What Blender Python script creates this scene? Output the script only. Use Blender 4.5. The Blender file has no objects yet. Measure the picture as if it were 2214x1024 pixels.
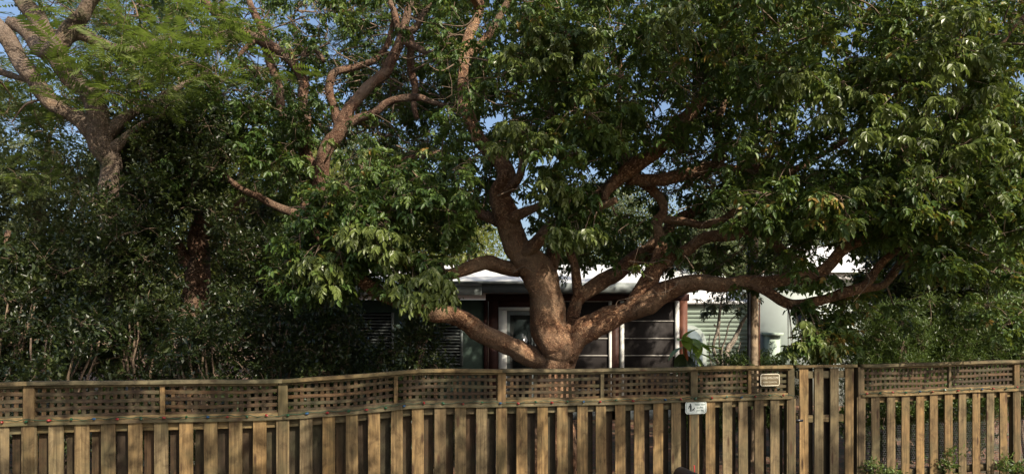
import bpy, bmesh, math, random
import numpy as np
from mathutils import Vector, Matrix, noise

random.seed(11)
RNG = np.random.default_rng(11)
S = bpy.context.scene
COL = S.collection
R = math.radians

# ------------------------------------------------------------------ camera, sky, sun, exposure
F = 1443.0                     # focal length in photo pixels
CX, HY, CH = 1107.0, 690.0, 2.55
cam_d = bpy.data.cameras.new('camera')
cam = bpy.data.objects.new('camera', cam_d)
COL.objects.link(cam)
cam.location = (0, 0, CH)
cam.rotation_euler = (R(90), 0, 0)
cam_d.sensor_width = 36
cam_d.lens = 36 * F / 2214
cam_d.shift_y = 178 / 2214
cam_d.clip_start = .05
cam_d.clip_end = 3000
S.camera = cam

SUN = Vector((.50, -.57, .61)).normalized()
elev = math.asin(SUN.z)
az = math.atan2(SUN.x, SUN.y)
w = bpy.data.worlds.new('World')
S.world = w
w.use_nodes = True
nt = w.node_tree
nt.nodes.clear()
sky = nt.nodes.new('ShaderNodeTexSky')
sky.sky_type = 'NISHITA'
sky.sun_disc = False
sky.sun_elevation = elev
sky.sun_rotation = az
sky.air_density = 1.0
sky.dust_density = 4.0
sky.ozone_density = 2.0
bg = nt.nodes.new('ShaderNodeBackground')
bg.inputs[1].default_value = .115
wo = nt.nodes.new('ShaderNodeOutputWorld')
nt.links.new(sky.outputs[0], bg.inputs[0])
nt.links.new(bg.outputs[0], wo.inputs[0])

sd = bpy.data.lights.new('sun', 'SUN')
sd.energy = 4.4
sd.angle = R(.5)
sd.color = (1, .90, .74)
so = bpy.data.objects.new('sun', sd)
COL.objects.link(so)
so.location = (10, -10, 20)
so.rotation_euler = SUN.to_track_quat('Z', 'Y').to_euler()

S.view_settings.view_transform = 'Standard'
S.view_settings.look = 'None'
S.view_settings.exposure = 0.85
S.view_settings.gamma = 1
S.view_settings.use_curve_mapping = False
S.render.engine = 'CYCLES'
S.cycles.use_denoising = True
S.cycles.max_bounces = 8
S.cycles.transparent_max_bounces = 8
S.cycles.sample_clamp_indirect = 6


def at(px, py, Y):
    """place seen at a photo pixel, at depth Y"""
    return Vector(((px - CX) / F * Y, Y, CH + (HY - py) / F * Y))


def proj(p):
    y = max(p[1], .1)
    return CX + p[0] * F / y, HY - (p[2] - CH) * F / y


# ------------------------------------------------------------------ materials
def new_mat(name):
    m = bpy.data.materials.new(name)
    m.use_nodes = True
    n = m.node_tree
    b = n.nodes['Principled BSDF']
    return m, n, b


def N(n, t, **kw):
    x = n.nodes.new(t)
    for k, v in kw.items():
        setattr(x, k, v)
    return x


def ramp(n, stops, fac):
    r = N(n, 'ShaderNodeValToRGB')
    e = r.color_ramp.elements
    while len(e) > 1:
        e.remove(e[-1])
    e[0].position = stops[0][0]
    e[0].color = (*stops[0][1], 1)
    for p, c in stops[1:]:
        x = e.new(p)
        x.color = (*c, 1)
    n.links.new(fac, r.inputs[0])
    return r.outputs[0]


def noise_tex(n, scale, detail=4, vec=None, rough=.6, dist=0):
    t = N(n, 'ShaderNodeTexNoise')
    t.inputs['Scale'].default_value = scale
    t.inputs['Detail'].default_value = detail
    t.inputs['Roughness'].default_value = rough
    t.inputs['Distortion'].default_value = dist
    if vec is not None:
        n.links.new(vec, t.inputs['Vector'])
    return t.outputs['Fac']


def mix(n, fac, a, b, mode='MIX'):
    x = N(n, 'ShaderNodeMix', data_type='RGBA', blend_type=mode)
    for i, v in ((0, fac), (6, a), (7, b)):
        if isinstance(v, (int, float)):
            x.inputs[i].default_value = v
        elif isinstance(v, tuple):
            x.inputs[i].default_value = (*v, 1)
        else:
            n.links.new(v, x.inputs[i])
    return x.outputs[2]


def math_n(n, op, a, b=None):
    x = N(n, 'ShaderNodeMath', operation=op)
    for i, v in ((0, a), (1, b)):
        if v is None:
            continue
        if isinstance(v, (int, float)):
            x.inputs[i].default_value = v
        else:
            n.links.new(v, x.inputs[i])
    return x.outputs[0]


def bump(n, b, h, strength, dist=.01):
    x = N(n, 'ShaderNodeBump')
    x.inputs['Strength'].default_value = strength
    x.inputs['Distance'].default_value = dist
    n.links.new(h, x.inputs['Height'])
    n.links.new(x.outputs[0], b.inputs['Normal'])


def leaf_mat(name, stops, trans=.28, tcol=(.16, .22, .03), rough=.38, spec=.5):
    m, n, b = new_mat(name)
    a = N(n, 'ShaderNodeAttribute', attribute_name='tone')
    c = ramp(n, stops, a.outputs['Fac'])
    n.links.new(c, b.inputs['Base Color'])
    b.inputs['Roughness'].default_value = rough
    b.inputs['Specular IOR Level'].default_value = spec
    tr = N(n, 'ShaderNodeBsdfTranslucent')
    n.links.new(mix(n, .55, c, tcol), tr.inputs['Color'])
    ms = N(n, 'ShaderNodeMixShader')
    ms.inputs[0].default_value = trans
    n.links.new(b.outputs[0], ms.inputs[1])
    n.links.new(tr.outputs[0], ms.inputs[2])
    n.links.new(ms.outputs[0], n.nodes['Material Output'].inputs[0])
    return m


def bark_mat(name, dark, mid, flake, grey, scale=1.0, moss=0.0):
    m, n, b = new_mat(name)
    tc = N(n, 'ShaderNodeTexCoord')
    mp = N(n, 'ShaderNodeMapping')
    n.links.new(tc.outputs['Object'], mp.inputs[0])
    mp.inputs['Scale'].default_value = (scale, scale, scale)
    v = mp.outputs[0]
    n1 = noise_tex(n, 5, 8, v, .65, .6)
    n2 = noise_tex(n, 22, 6, v, .7, 1.2)
    n3 = noise_tex(n, 1.7, 4, v, .6)
    c = ramp(n, [(.30, dark), (.44, mid), (.56, tuple(x * .8 for x in mid)), (.72, grey)], n1)
    fl = ramp(n, [(.53, (0, 0, 0)), (.58, (1, 1, 1))], n2)
    c = mix(n, fl, c, flake)
    g = ramp(n, [(.45, (0, 0, 0)), (.65, (.7, .7, .7))], n3)
    c = mix(n, g, c, grey)
    if moss:
        n4 = noise_tex(n, 3.1, 5, v, .7)
        g2 = ramp(n, [(.55, (0, 0, 0)), (.7, (moss,) * 3)], n4)
        c = mix(n, g2, c, (.05, .07, .02))
    n.links.new(c, b.inputs['Base Color'])
    b.inputs['Roughness'].default_value = .75
    b.inputs['Specular IOR Level'].default_value = .25
    big_ = noise_tex(n, 2.3, 7, v, .75, 1.8)
    dk_ = ramp(n, [(.36, (.38, .36, .34)), (.47, (1, 1, 1)), (.55, (1, 1, 1)), (.68, (1.55, 1.45, 1.3))], big_)
    c = mix(n, 1.0, c, dk_, 'MULTIPLY')
    cr = noise_tex(n, 14, 5, v, .7, 3.0)
    ck = ramp(n, [(.475, (1, 1, 1)), (.495, (.35, .3, .28)), (.515, (1, 1, 1))], cr)
    c = mix(n, .8, c, ck, 'MULTIPLY')
    n.links.new(c, b.inputs['Base Color'])
    wv = N(n, 'ShaderNodeTexVoronoi', feature='DISTANCE_TO_EDGE')
    wv.inputs['Scale'].default_value = 26
    n.links.new(v, wv.inputs['Vector'])
    h = math_n(n, 'ADD', math_n(n, 'MULTIPLY', n2, .8), math_n(n, 'MULTIPLY', n1, 1.2))
    h = math_n(n, 'ADD', h, math_n(n, 'MINIMUM', wv.outputs['Distance'], .15))
    bump(n, b, h, 1.0, .05)
    return m


def wood_mat(name, c0, c1, c2, axis='Z', green=.35):
    """weathered softwood, grain along one local axis, a different board for each object"""
    m, n, b = new_mat(name)
    tc = N(n, 'ShaderNodeTexCoord')
    oi = N(n, 'ShaderNodeObjectInfo')
    add = N(n, 'ShaderNodeVectorMath', operation='ADD')
    cmb = N(n, 'ShaderNodeCombineXYZ')
    rv = math_n(n, 'MULTIPLY', oi.outputs['Random'], 37)
    for i in range(3):
        n.links.new(rv, cmb.inputs[i])
    n.links.new(tc.outputs['Object'], add.inputs[0])
    n.links.new(cmb.outputs[0], add.inputs[1])
    mp = N(n, 'ShaderNodeMapping')
    n.links.new(add.outputs[0], mp.inputs[0])
    mp.inputs['Scale'].default_value = {'Z': (1, 1, .06), 'X': (.06, 1, 1)}[axis]
    g1 = noise_tex(n, 42, 5, mp.outputs[0], .6, .8)
    g2 = noise_tex(n, 150, 3, mp.outputs[0], .5)
    st = noise_tex(n, 3.0, 5, add.outputs[0], .65)
    c = ramp(n, [(.3, c0), (.5, c1), (.72, c2)], g1)
    # board to board difference
    tint = ramp(n, [(0, (.62, .56, .50)), (.25, (.95, .98, .98)), (.5, (.85, .78, .66)), (.75, (1.15, 1.0, .80)), (1, (1.35, 1.15, .88))], oi.outputs['Random'])
    c = mix(n, 1.0, c, tint, 'MULTIPLY')
    # stains and algae
    s = ramp(n, [(.44, (0, 0, 0)), (.66, (min(1, green * 1.5),) * 3)], st)
    c = mix(n, s, c, (.045, .045, .022))
    # knots
    kn = N(n, 'ShaderNodeTexVoronoi')
    kn.inputs['Scale'].default_value = 1
    kn.inputs['Randomness'].default_value = 1
    km = N(n, 'ShaderNodeMapping')
    km.inputs['Scale'].default_value = {'Z': (9, 9, 3.2), 'X': (3.2, 9, 9)}[axis]
    n.links.new(add.outputs[0], km.inputs[0])
    n.links.new(km.outputs[0], kn.inputs['Vector'])
    k = ramp(n, [(.10, (1, 1, 1)), (.19, (0, 0, 0))], kn.outputs['Distance'])
    blot = noise_tex(n, 7.0, 6, add.outputs[0], .7, 1.0)
    c = mix(n, 1.0, c, ramp(n, [(.36, (.58, .55, .52)), (.5, (1, 1, 1)), (.66, (1.28, 1.24, 1.15))], blot), 'MULTIPLY')
    c = mix(n, k, c, (.05, .028, .014))
    n.links.new(c, b.inputs['Base Color'])
    b.inputs['Roughness'].default_value = .8
    b.inputs['Specular IOR Level'].default_value = .25
    bump(n, b, math_n(n, 'ADD', g1, math_n(n, 'MULTIPLY', g2, .5)), .5, .004)
    return m


def plain(name, col, rough=.6, spec=.4, var=.12, scale=6, metal=0, bmp=0):
    m, n, b = new_mat(name)
    tc = N(n, 'ShaderNodeTexCoord')
    f = noise_tex(n, scale, 6, tc.outputs['Object'], .7)
    lo = tuple(x * (1 - var * 2) for x in col)
    hi = tuple(min(1, x * (1 + var)) for x in col)
    n.links.new(ramp(n, [(.3, lo), (.65, hi)], f), b.inputs['Base Color'])
    b.inputs['Roughness'].default_value = rough
    b.inputs['Specular IOR Level'].default_value = spec
    b.inputs['Metallic'].default_value = metal
    if bmp:
        bump(n, b, f, bmp, .01)
    return m


M = {}
M['bark'] = bark_mat('reddish_peeling_bark', (.055, .025, .014), (.175, .085, .046), (.42, .25, .14), (.30, .21, .135))
M['bark2'] = bark_mat('brown_bark', (.07, .036, .022), (.16, .085, .054), (.27, .17, .11), (.22, .165, .12))
M['bark_grey'] = bark_mat('grey_brown_bark', (.065, .044, .03), (.145, .102, .07), (.25, .19, .135), (.21, .165, .13), 1.0, .8)
M['bark_pale'] = bark_mat('pale_smooth_bark', (.34, .27, .21), (.50, .42, .34), (.58, .50, .42), (.55, .48, .41), 2)
M['twig'] = plain('twig_bark', (.16, .115, .08), .85, .2, .3, 8)
M['leaf'] = leaf_mat('broad_green_leaf', [(0, (.020, .044, .010)), (.3, (.044, .086, .018)), (.6, (.080, .135, .028)),
                                        (.85, (.130, .185, .044)), (.99, (.19, .21, .05)), (1, (.27, .17, .04))], .36, (.20, .23, .03), rough=.42, spec=.4)
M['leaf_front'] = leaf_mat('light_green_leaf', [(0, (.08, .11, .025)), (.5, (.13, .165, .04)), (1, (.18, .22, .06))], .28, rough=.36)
M['fern'] = leaf_mat('feathery_leaf', [(0, (.045, .056, .018)), (.5, (.075, .095, .030)), (1, (.15, .19, .05))], .38,
                     (.22, .32, .03), .5)
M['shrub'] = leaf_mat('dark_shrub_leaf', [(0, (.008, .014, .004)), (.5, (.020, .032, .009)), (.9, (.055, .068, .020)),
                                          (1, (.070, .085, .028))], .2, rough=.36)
M['hedge'] = leaf_mat('fine_hedge_leaf', [(0, (.028, .050, .010)), (.6, (.062, .100, .020)), (1, (.12, .17, .035))], .25, rough=.45)
M['far'] = leaf_mat('far_leaf', [(0, (.05, .07, .03)), (.5, (.10, .13, .055)), (1, (.17, .19, .075))], .3, rough=.5)
M['far_yellow'] = leaf_mat('yellow_green_leaf', [(0, (.06, .08, .02)), (.5, (.13, .16, .035)), (1, (.24, .24, .06))], .4,
                           (.3, .32, .04), .5)
M['bright'] = leaf_mat('young_bright_leaf', [(0, (.20, .30, .05)), (.6, (.32, .46, .08)), (1, (.45, .52, .12))], .4,
                       (.3, .42, .05), .3)
M['picket'] = wood_mat('weathered_picket', (.072, .051, .027), (.135, .098, .054), (.215, .162, .092))
M['picket_h'] = wood_mat('weathered_rail', (.05, .040, .023), (.098, .078, .044), (.165, .135, .078), 'X', .5)
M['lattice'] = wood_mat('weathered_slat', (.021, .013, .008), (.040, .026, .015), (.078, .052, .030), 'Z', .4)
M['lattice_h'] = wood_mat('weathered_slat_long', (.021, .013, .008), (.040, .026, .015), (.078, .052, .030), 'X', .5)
M['post'] = wood_mat('fence_post_wood', (.058, .042, .023), (.10, .073, .041), (.16, .12, .07))
M['backboard_shade'] = wood_mat('rear_picket_shaded_wood', (.018, .013, .008), (.034, .023, .015), (.05, .036, .023))  # same wood as the front pickets, with the rear boards' shade painted in
M['white'] = plain('white_paint', (.72, .72, .68), .5, .4, .05)
M['roof'] = plain('white_roof_coating', (.66, .66, .64), .6, .3, .04, 2)
M['fascia'] = plain('grey_white_fascia', (.22, .245, .24), .6, .3, .08)
M['louvre'] = plain('dull_grey_louvre', (.09, .10, .097), .6, .3, .1)
M['green_wall'] = plain('dark_green_wall', (.055, .085, .068), .7, .3, .12)
M['pale_green'] = plain('pale_green_siding', (.36, .44, .36), .7, .3, .06, 3)
M['pale_wall'] = plain('pale_grey_green_render', (.40, .45, .42), .8, .2, .04, 2)
M['redpaint'] = plain('red_brown_paint', (.12, .045, .026), .6, .3, .15)
M['darkred'] = plain('dark_red_paint', (.045, .016, .012), .6, .3, .15)
M['screen'] = plain('dark_insect_screen', (.022, .018, .017), .7, .25, .15, 30)
M['screen_rail'] = plain('thin_screen_rail', (.35, .33, .30), .5, .4, .05)
M['glass'] = plain('dark_window_glass', (.012, .016, .016), .06, .6, .1)
M['blueglass'] = plain('blue_grey_glass', (.20, .25, .27), .3, .6, .1)
M['navy'] = plain('navy_shutter', (.02, .025, .06), .4, .4, .1)
M['pole'] = wood_mat('pole_wood', (.15, .13, .115), (.24, .21, .185), (.33, .295, .26))
M['black'] = plain('black_plastic', (.012, .012, .016), .35, .5, .1)
M['red'] = plain('red_plastic', (.55, .045, .05), .35, .5, .05)
M['bulb_red'] = plain('red_bulb', (.18, .008, .008), .3, .6, .05)
M['bulb_green'] = plain('green_bulb', (.006, .05, .02), .3, .6, .05)
M['bulb_blue'] = plain('blue_bulb', (.01, .05, .12), .2, .6, .05)
M['cord'] = plain('green_cord', (.012, .035, .018), .5, .3, .1)
M['wire'] = plain('grey_wire', (.16, .16, .17), .5, .5, .1)
M['brown_sign'] = plain('bronze_plaque', (.10, .075, .04), .5, .4, .1)
M['cream'] = plain('cream_print', (.52, .48, .36), .6, .3, .05)
M['white_sign'] = plain('white_sign_face', (.46, .50, .48), .5, .4, .05)
M['ink'] = plain('dark_print', (.02, .03, .03), .6, .3, .05)
M['grey_ink'] = plain('green_grey_print', (.13, .18, .16), .6, .3, .05)
M['orange_leaf'] = plain('orange_bract', (.50, .12, .04), .5, .3, .15)
M['soil'] = None


def ground_mat(name, stops, scale, speck):
    m, n, b = new_mat(name)
    tc = N(n, 'ShaderNodeTexCoord')
    v = tc.outputs['Object']
    a = noise_tex(n, scale, 8, v, .7)
    c = ramp(n, stops, a)
    vo = N(n, 'ShaderNodeTexVoronoi')
    vo.inputs['Scale'].default_value = 28
    n.links.new(v, vo.inputs['Vector'])
    k = ramp(n, [(.42, (0, 0, 0)), (.5, (.8, .8, .8))], noise_tex(n, 1.3, 4, v))
    sp = mix(n, .6, speck, vo.outputs['Color'], 'MULTIPLY')
    c = mix(n, k, c, sp)
    n.links.new(c, b.inputs['Base Color'])
    b.inputs['Roughness'].default_value = .95
    bump(n, b, vo.outputs['Distance'], .8, .03)
    return m


M['soil'] = ground_mat('leaf_litter_ground', [(.3, (.035, .03, .015)), (.5, (.07, .055, .03)), (.7, (.05, .07, .02))], 2.2, (.24, .12, .065))
M['turf'] = ground_mat('rough_grass_ground', [(.3, (.04, .06, .018)), (.6, (.075, .10, .03)), (.8, (.14, .12, .07))], 3, (.12, .13, .05))
M['asphalt'] = plain('asphalt', (.05, .05, .052), .9, .2, .2, 60, 0, .5)


# ------------------------------------------------------------------ object helpers
def link(o, parent=None, **props):
    COL.objects.link(o)
    if parent is not None:
        o.parent = parent
    for k, v in props.items():
        o[k] = v
    return o


def thing(name, label, cat, loc=(0, 0, 0), rz=0, group=None):
    o = bpy.data.objects.new(name, None)
    o.location = loc
    o.rotation_euler = (0, 0, rz)
    o.empty_display_size = .2
    link(o)
    o['label'] = label
    o['category'] = cat
    if group:
        o['group'] = group
    return o


def local(parent, p):
    """world point -> the thing's own space (things are only moved and turned about Z)"""
    if parent is None:
        return Vector(p)
    l = Vector(parent.location)
    q = Vector(p) - l
    a = -parent.rotation_euler[2]
    return Vector((q.x * math.cos(a) - q.y * math.sin(a), q.x * math.sin(a) + q.y * math.cos(a), q.z))


def mesh_np(name, V, Q, mat, tone=None, smooth=False):
    V = np.asarray(V, dtype=np.float32).reshape(-1, 3)
    Q = np.asarray(Q, dtype=np.int32)
    k = Q.shape[1]
    me = bpy.data.meshes.new(name)
    me.vertices.add(len(V))
    me.vertices.foreach_set('co', V.ravel())
    me.loops.add(Q.size)
    me.loops.foreach_set('vertex_index', Q.ravel())
    me.polygons.add(len(Q))
    me.polygons.foreach_set('loop_start', np.arange(0, Q.size, k, dtype=np.int32))
    if smooth:
        me.polygons.foreach_set('use_smooth', np.ones(len(Q), dtype=bool))
    if tone is not None:
        a = me.attributes.new('tone', 'FLOAT', 'POINT')
        a.data.foreach_set('value', np.asarray(tone, dtype=np.float32))
    me.update(calc_edges=True)
    me.materials.append(mat)
    return me


def obj(name, me, parent=None, loc=None, rot=None, **props):
    o = bpy.data.objects.new(name, me)
    if loc is not None:
        o.location = loc
    if rot is not None:
        o.rotation_euler = rot
    return link(o, parent, **props)


def box_data(x0, x1, y0, y1, z0, z1):
    V = [(x, y, z) for z in (z0, z1) for y in (y0, y1) for x in (x0, x1)]
    Q = [(0, 2, 3, 1), (4, 5, 7, 6), (0, 1, 5, 4), (1, 3, 7, 5), (3, 2, 6, 7), (2, 0, 4, 6)]
    return V, Q


def box_mesh(name, sx, sy, sz, mat, bev=.0, x0=None, z0=0):
    """box centred in x and y, standing on z0"""
    if x0 is None:
        x0 = -sx / 2
    bm = bmesh.new()
    V, Q = box_data(x0, x0 + sx, -sy / 2, sy / 2, z0, z0 + sz)
    vs = [bm.verts.new(v) for v in V]
    for q in Q:
        bm.faces.new([vs[i] for i in q])
    if bev:
        bmesh.ops.bevel(bm, geom=bm.edges[:], offset=bev, segments=1, affect='EDGES')
    me = bpy.data.meshes.new(name)
    bm.normal_update()
    bm.to_mesh(me)
    bm.free()
    me.materials.append(mat)
    return me


class MB:
    def __init__(s):
        s.V, s.Q = [], []

    def box(s, x0, x1, y0, y1, z0, z1):
        V, Q = box_data(x0, x1, y0, y1, z0, z1)
        o = len(s.V)
        s.V += V
        s.Q += [tuple(i + o for i in q) for q in Q]
        return s

    def grid(s, rows):
        """rows of equal length -> quads"""
        o = len(s.V)
        m = len(rows[0])
        for r in rows:
            s.V += [tuple(p) for p in r]
        for i in range(len(rows) - 1):
            for j in range(m - 1):
                a = o + i * m + j
                s.Q.append((a, a + 1, a + m + 1, a + m))
        return s

    def build(s, name, mat, parent=None, smooth=False, **props):
        return obj(name, mesh_np(name, s.V, s.Q, mat, None, smooth), parent, **props)


def catmull(P, seg):
    """P: list of (Vector, r)"""
    out = []
    n = len(P)
    for i in range(n - 1):
        p0, p1, p2, p3 = P[max(i - 1, 0)], P[i], P[i + 1], P[min(i + 2, n - 1)]
        for k in range(seg):
            t = k / seg
            a = .5 * ((2 * p1[0]) + (p2[0] - p0[0]) * t + (2 * p0[0] - 5 * p1[0] + 4 * p2[0] - p3[0]) * t * t
                      + (3 * p1[0] - p0[0] - 3 * p2[0] + p3[0]) * t ** 3)
            out.append((a, p1[1] * (1 - t) + p2[1] * t))
    out.append(P[-1])
    return out


def tube_data(path, sides, gnarl=0.0, cap=True):
    """path: [(Vector, radius)] -> verts, quads"""
    V, Q = [], []
    up = Vector((.31, .77, .55)).normalized()
    prev = None
    n = len(path)
    for i, (p, r) in enumerate(path):
        t = (path[min(i + 1, n - 1)][0] - path[max(i - 1, 0)][0])
        t = t.normalized() if t.length > 1e-6 else Vector((0, 0, 1))
        if prev is None:
            a = t.cross(up).normalized()
        else:
            a = (prev - t * prev.dot(t))
            a = a.normalized() if a.length > 1e-5 else t.cross(up).normalized()
        prev = a
        b = t.cross(a)
        for k in range(sides):
            th = 2 * math.pi * k / sides
            d = a * math.cos(th) + b * math.sin(th)
            rr = r
            if gnarl:
                q = (p + d * r)
                rr = r * (1 + gnarl * (noise.noise(q * 3.0) * .9 + .45 * noise.noise(q * 9)))
                rr += r * gnarl * (.7 * math.sin(3 * th + p.z * .8 + p.x) + .35 * math.sin(7 * th + p.z * 1.7 - p.x * 2) * noise.noise(p * 2.5))
            V.append(tuple(p + d * rr))
        if i:
            o = (i - 1) * sides
            for k in range(sides):
                k2 = (k + 1) % sides
                Q.append((o + k, o + k2, o + sides + k2, o + sides + k))
    if cap:
        c = len(V)
        V.append(tuple(path[-1][0]))
        o = (n - 1) * sides
        for k in range(0, sides, 1):
            Q.append((o + k, o + (k + 1) % sides, c, c))
    return V, Q


class Tubes:
    """many thin tubes joined into one mesh"""
    def __init__(s):
        s.V, s.Q, s.n = [], [], 0

    def add(s, path, sides=4, gnarl=0):
        V, Q = tube_data(path, sides, gnarl, False)
        s.Q.append(np.asarray(Q, dtype=np.int32) + s.n)
        s.V.append(np.asarray(V, dtype=np.float32))
        s.n += len(V)

    def mesh(s, name, mat):
        return mesh_np(name, np.concatenate(s.V), np.concatenate(s.Q), mat, None, True)


# ------------------------------------------------------------------ leaves
def rotm(yaw, pitch, roll):
    return Matrix.Rotation(yaw, 3, 'Z') @ Matrix.Rotation(pitch, 3, 'Y') @ Matrix.Rotation(roll, 3, 'X')


def leaflet(V, Q, T, base, d, L, W, tone, up=Vector((0, 0, 1)), fold=.25, fine=True):
    d = d.normalized()
    side = d.cross(up)
    side = side.normalized() if side.length > 1e-4 else Vector((1, 0, 0))
    nrm = side.cross(d)
    o = len(V)
    if fine:
        V += [base, base + d * L * .33 + side * W * .5 + nrm * W * fold, base + d * L * .72 + side * W * .36 + nrm * W * fold * .6,
              base + d * L - nrm * L * .12,
              base + d * L * .72 - side * W * .36 + nrm * W * fold * .6, base + d * L * .33 - side * W * .5 + nrm * W * fold]
        Q += [(o, o + 1, o + 2, o + 3), (o, o + 3, o + 4, o + 5)]
        T += [tone] * 6
    else:
        V += [base, base + d * L * .45 + side * W * .5, base + d * L, base + d * L * .45 - side * W * .5]
        Q += [(o, o + 1, o + 2, o + 3)]
        T += [tone] * 4


def spray_mesh():
    bm = bmesh.new()
    for k in range(5):
        V, Q, T = [], [], []
        yaw = k * 2.4 + random.uniform(-.4, .4)
        el = random.uniform(-.3, .6)
        d = Vector((math.cos(yaw) * math.cos(el), math.sin(yaw) * math.cos(el), math.sin(el)))
        p = Vector((0, 0, 0))
        LR = random.uniform(.15, .22)
        for s in range(4):
            q = p.copy()
            d = (d + Vector((0, 0, -.34)) + rnd(.05)).normalized()
            p = p + d * LR / 4
            sd_ = d.cross(Vector((0, 0, 1))).normalized()
            o = len(V)
            V += [q, q + sd_ * .004, p + sd_ * .004, p]
            Q.append((o, o + 1, o + 2, o + 3))
            for sg in ((-1, 1) if s < 3 else (0,)):
                dd = (d * .55 + sd_ * sg * .8 + Vector((0, 0, -.75)) + rnd(.16))
                L = random.uniform(.075, .112)
                leaflet(V, Q, T, p, dd, L, L * random.uniform(.44, .56), 0, (Vector((0, 0, 1)) + d * .8 + rnd(.25)).normalized())
        vs = [bm.verts.new(v) for v in V]
        for f in Q:
            bm.faces.new([vs[i] for i in f])
    bmesh.ops.remove_doubles(bm, verts=bm.verts[:], dist=1e-5)
    me = bpy.data.meshes.new('leaf_spray')
    bm.to_mesh(me)
    bm.free()
    a = me.attributes.new('tone', 'FLOAT', 'POINT')
    a.data.foreach_set('value', np.array([.5 + .45 * noise.noise(v.co * 14) for v in me.vertices], dtype=np.float32))
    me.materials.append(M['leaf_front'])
    return me


def rnd(a=1.0):
    return Vector((random.gauss(0, a), random.gauss(0, a), random.gauss(0, a)))


def tmpl(kind):
    V, Q, T = [], [], []
    if kind == 'compound':       # drooping pinnate leaves round a twig end
        for k in range(random.randint(5, 7)):
            yaw = k * 2.4 + random.uniform(-.4, .4)
            el = random.uniform(-.3, .7)
            d = Vector((math.cos(yaw) * math.cos(el), math.sin(yaw) * math.cos(el), math.sin(el)))
            p = Vector((random.uniform(-.12, .02), 0, 0)) + rnd(.02)
            LR = random.uniform(.11, .22)
            steps = 4
            tt = random.uniform(-.2, .2)
            droop = random.uniform(-.42, -.08)
            for s in range(steps):
                d = (d + Vector((0, 0, droop)) + rnd(.09)).normalized()
                p = p + d * LR / steps
                sd_ = d.cross(Vector((0, 0, 1)))
                sd_ = sd_.normalized() if sd_.length > .05 else Vector((1, 0, 0))
                if s < steps - 1:
                    for sg in (-1, 1):
                        dd = (d * .6 + sd_ * sg * .8 + Vector((0, 0, droop * 1.8)) + rnd(.26))
                        L = random.uniform(.050, .096)
                        leaflet(V, Q, T, p, dd, L, L * random.uniform(.44, .58), .5 + tt + random.uniform(-.2, .2),
                                (Vector((0, 0, 1)) + d * .8 + rnd(.25)).normalized())
                else:
                    leaflet(V, Q, T, p, d + Vector((0, 0, -.5)) + rnd(.15), .10, .05, .5 + tt, (Vector((0, 0, 1)) + d).normalized())
    elif kind == 'fern':         # flat bipinnate fronds
        for k in range(3):
            yaw = k * 2.1 + random.uniform(-.5, .5)
            el = random.uniform(0, .4)
            d = Vector((math.cos(yaw) * math.cos(el), math.sin(yaw) * math.cos(el), math.sin(el)))
            p = Vector((0, 0, 0)) + rnd(.03)
            n_ = 11
            tt = random.uniform(-.2, .2)
            for s in range(n_):
                d = (d + Vector((0, 0, -.05))).normalized()
                p = p + d * .026
                sd_ = d.cross(Vector((0, 0, 1))).normalized()
                L = .085 * math.sin(math.pi * (s + 2.5) / (n_ + 3)) + .02
                for sg in (-1, 1):
                    dd = d * .45 + sd_ * sg + Vector((0, 0, -.12)) + rnd(.05)
                    leaflet(V, Q, T, p, dd, L * 1.1, .021, .5 + tt + random.uniform(-.15, .15), Vector((0, 0, 1)), 0, False)
    elif kind == 'simple':       # stiff small leaves along short shoots
        for k in range(7):
            yaw = k * 2.4
            el = random.uniform(-.3, 1.1)
            d = Vector((math.cos(yaw) * math.cos(el), math.sin(yaw) * math.cos(el), math.sin(el)))
            p = rnd(.03)
            for s in range(6):
                p = p + d * .035
                dd = d * .7 + rnd(.6)
                L = random.uniform(.055, .095)
                leaflet(V, Q, T, p, dd, L, L * .45, .5 + random.uniform(-.3, .3), (Vector((0, 0, 1)) + rnd(.4)).normalized(), .2, s % 2 == 0)
    elif kind == 'needle':       # narrow leaves packed on upright shoots
        for k in range(6):
            yaw = k * 2.4
            el = random.uniform(.1, 1.3)
            d = Vector((math.cos(yaw) * math.cos(el), math.sin(yaw) * math.cos(el), math.sin(el)))
            p = rnd(.03)
            for s in range(9):
                p = p + d * .022
                leaflet(V, Q, T, p, d * .8 + rnd(.5), .055, .011, .5 + random.uniform(-.3, .3), (Vector((0, 0, 1)) + rnd(.3)).normalized(), 0, False)
    elif kind == 'far':
        for k in range(26):
            p = rnd(.16)
            L = random.uniform(.07, .11)
            leaflet(V, Q, T, p, rnd(1) + Vector((0, 0, -.5)), L, L * .5, .5 + random.uniform(-.3, .3), rnd(1).normalized(), 0, False)
    V = np.array([tuple(v) for v in V], dtype=np.float32)
    return V, np.array(Q, dtype=np.int32), np.array(T, dtype=np.float32)


TM = {k: [tmpl(k) for _ in range(16)] for k in ('compound', 'fern', 'simple', 'needle', 'far')}


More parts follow.
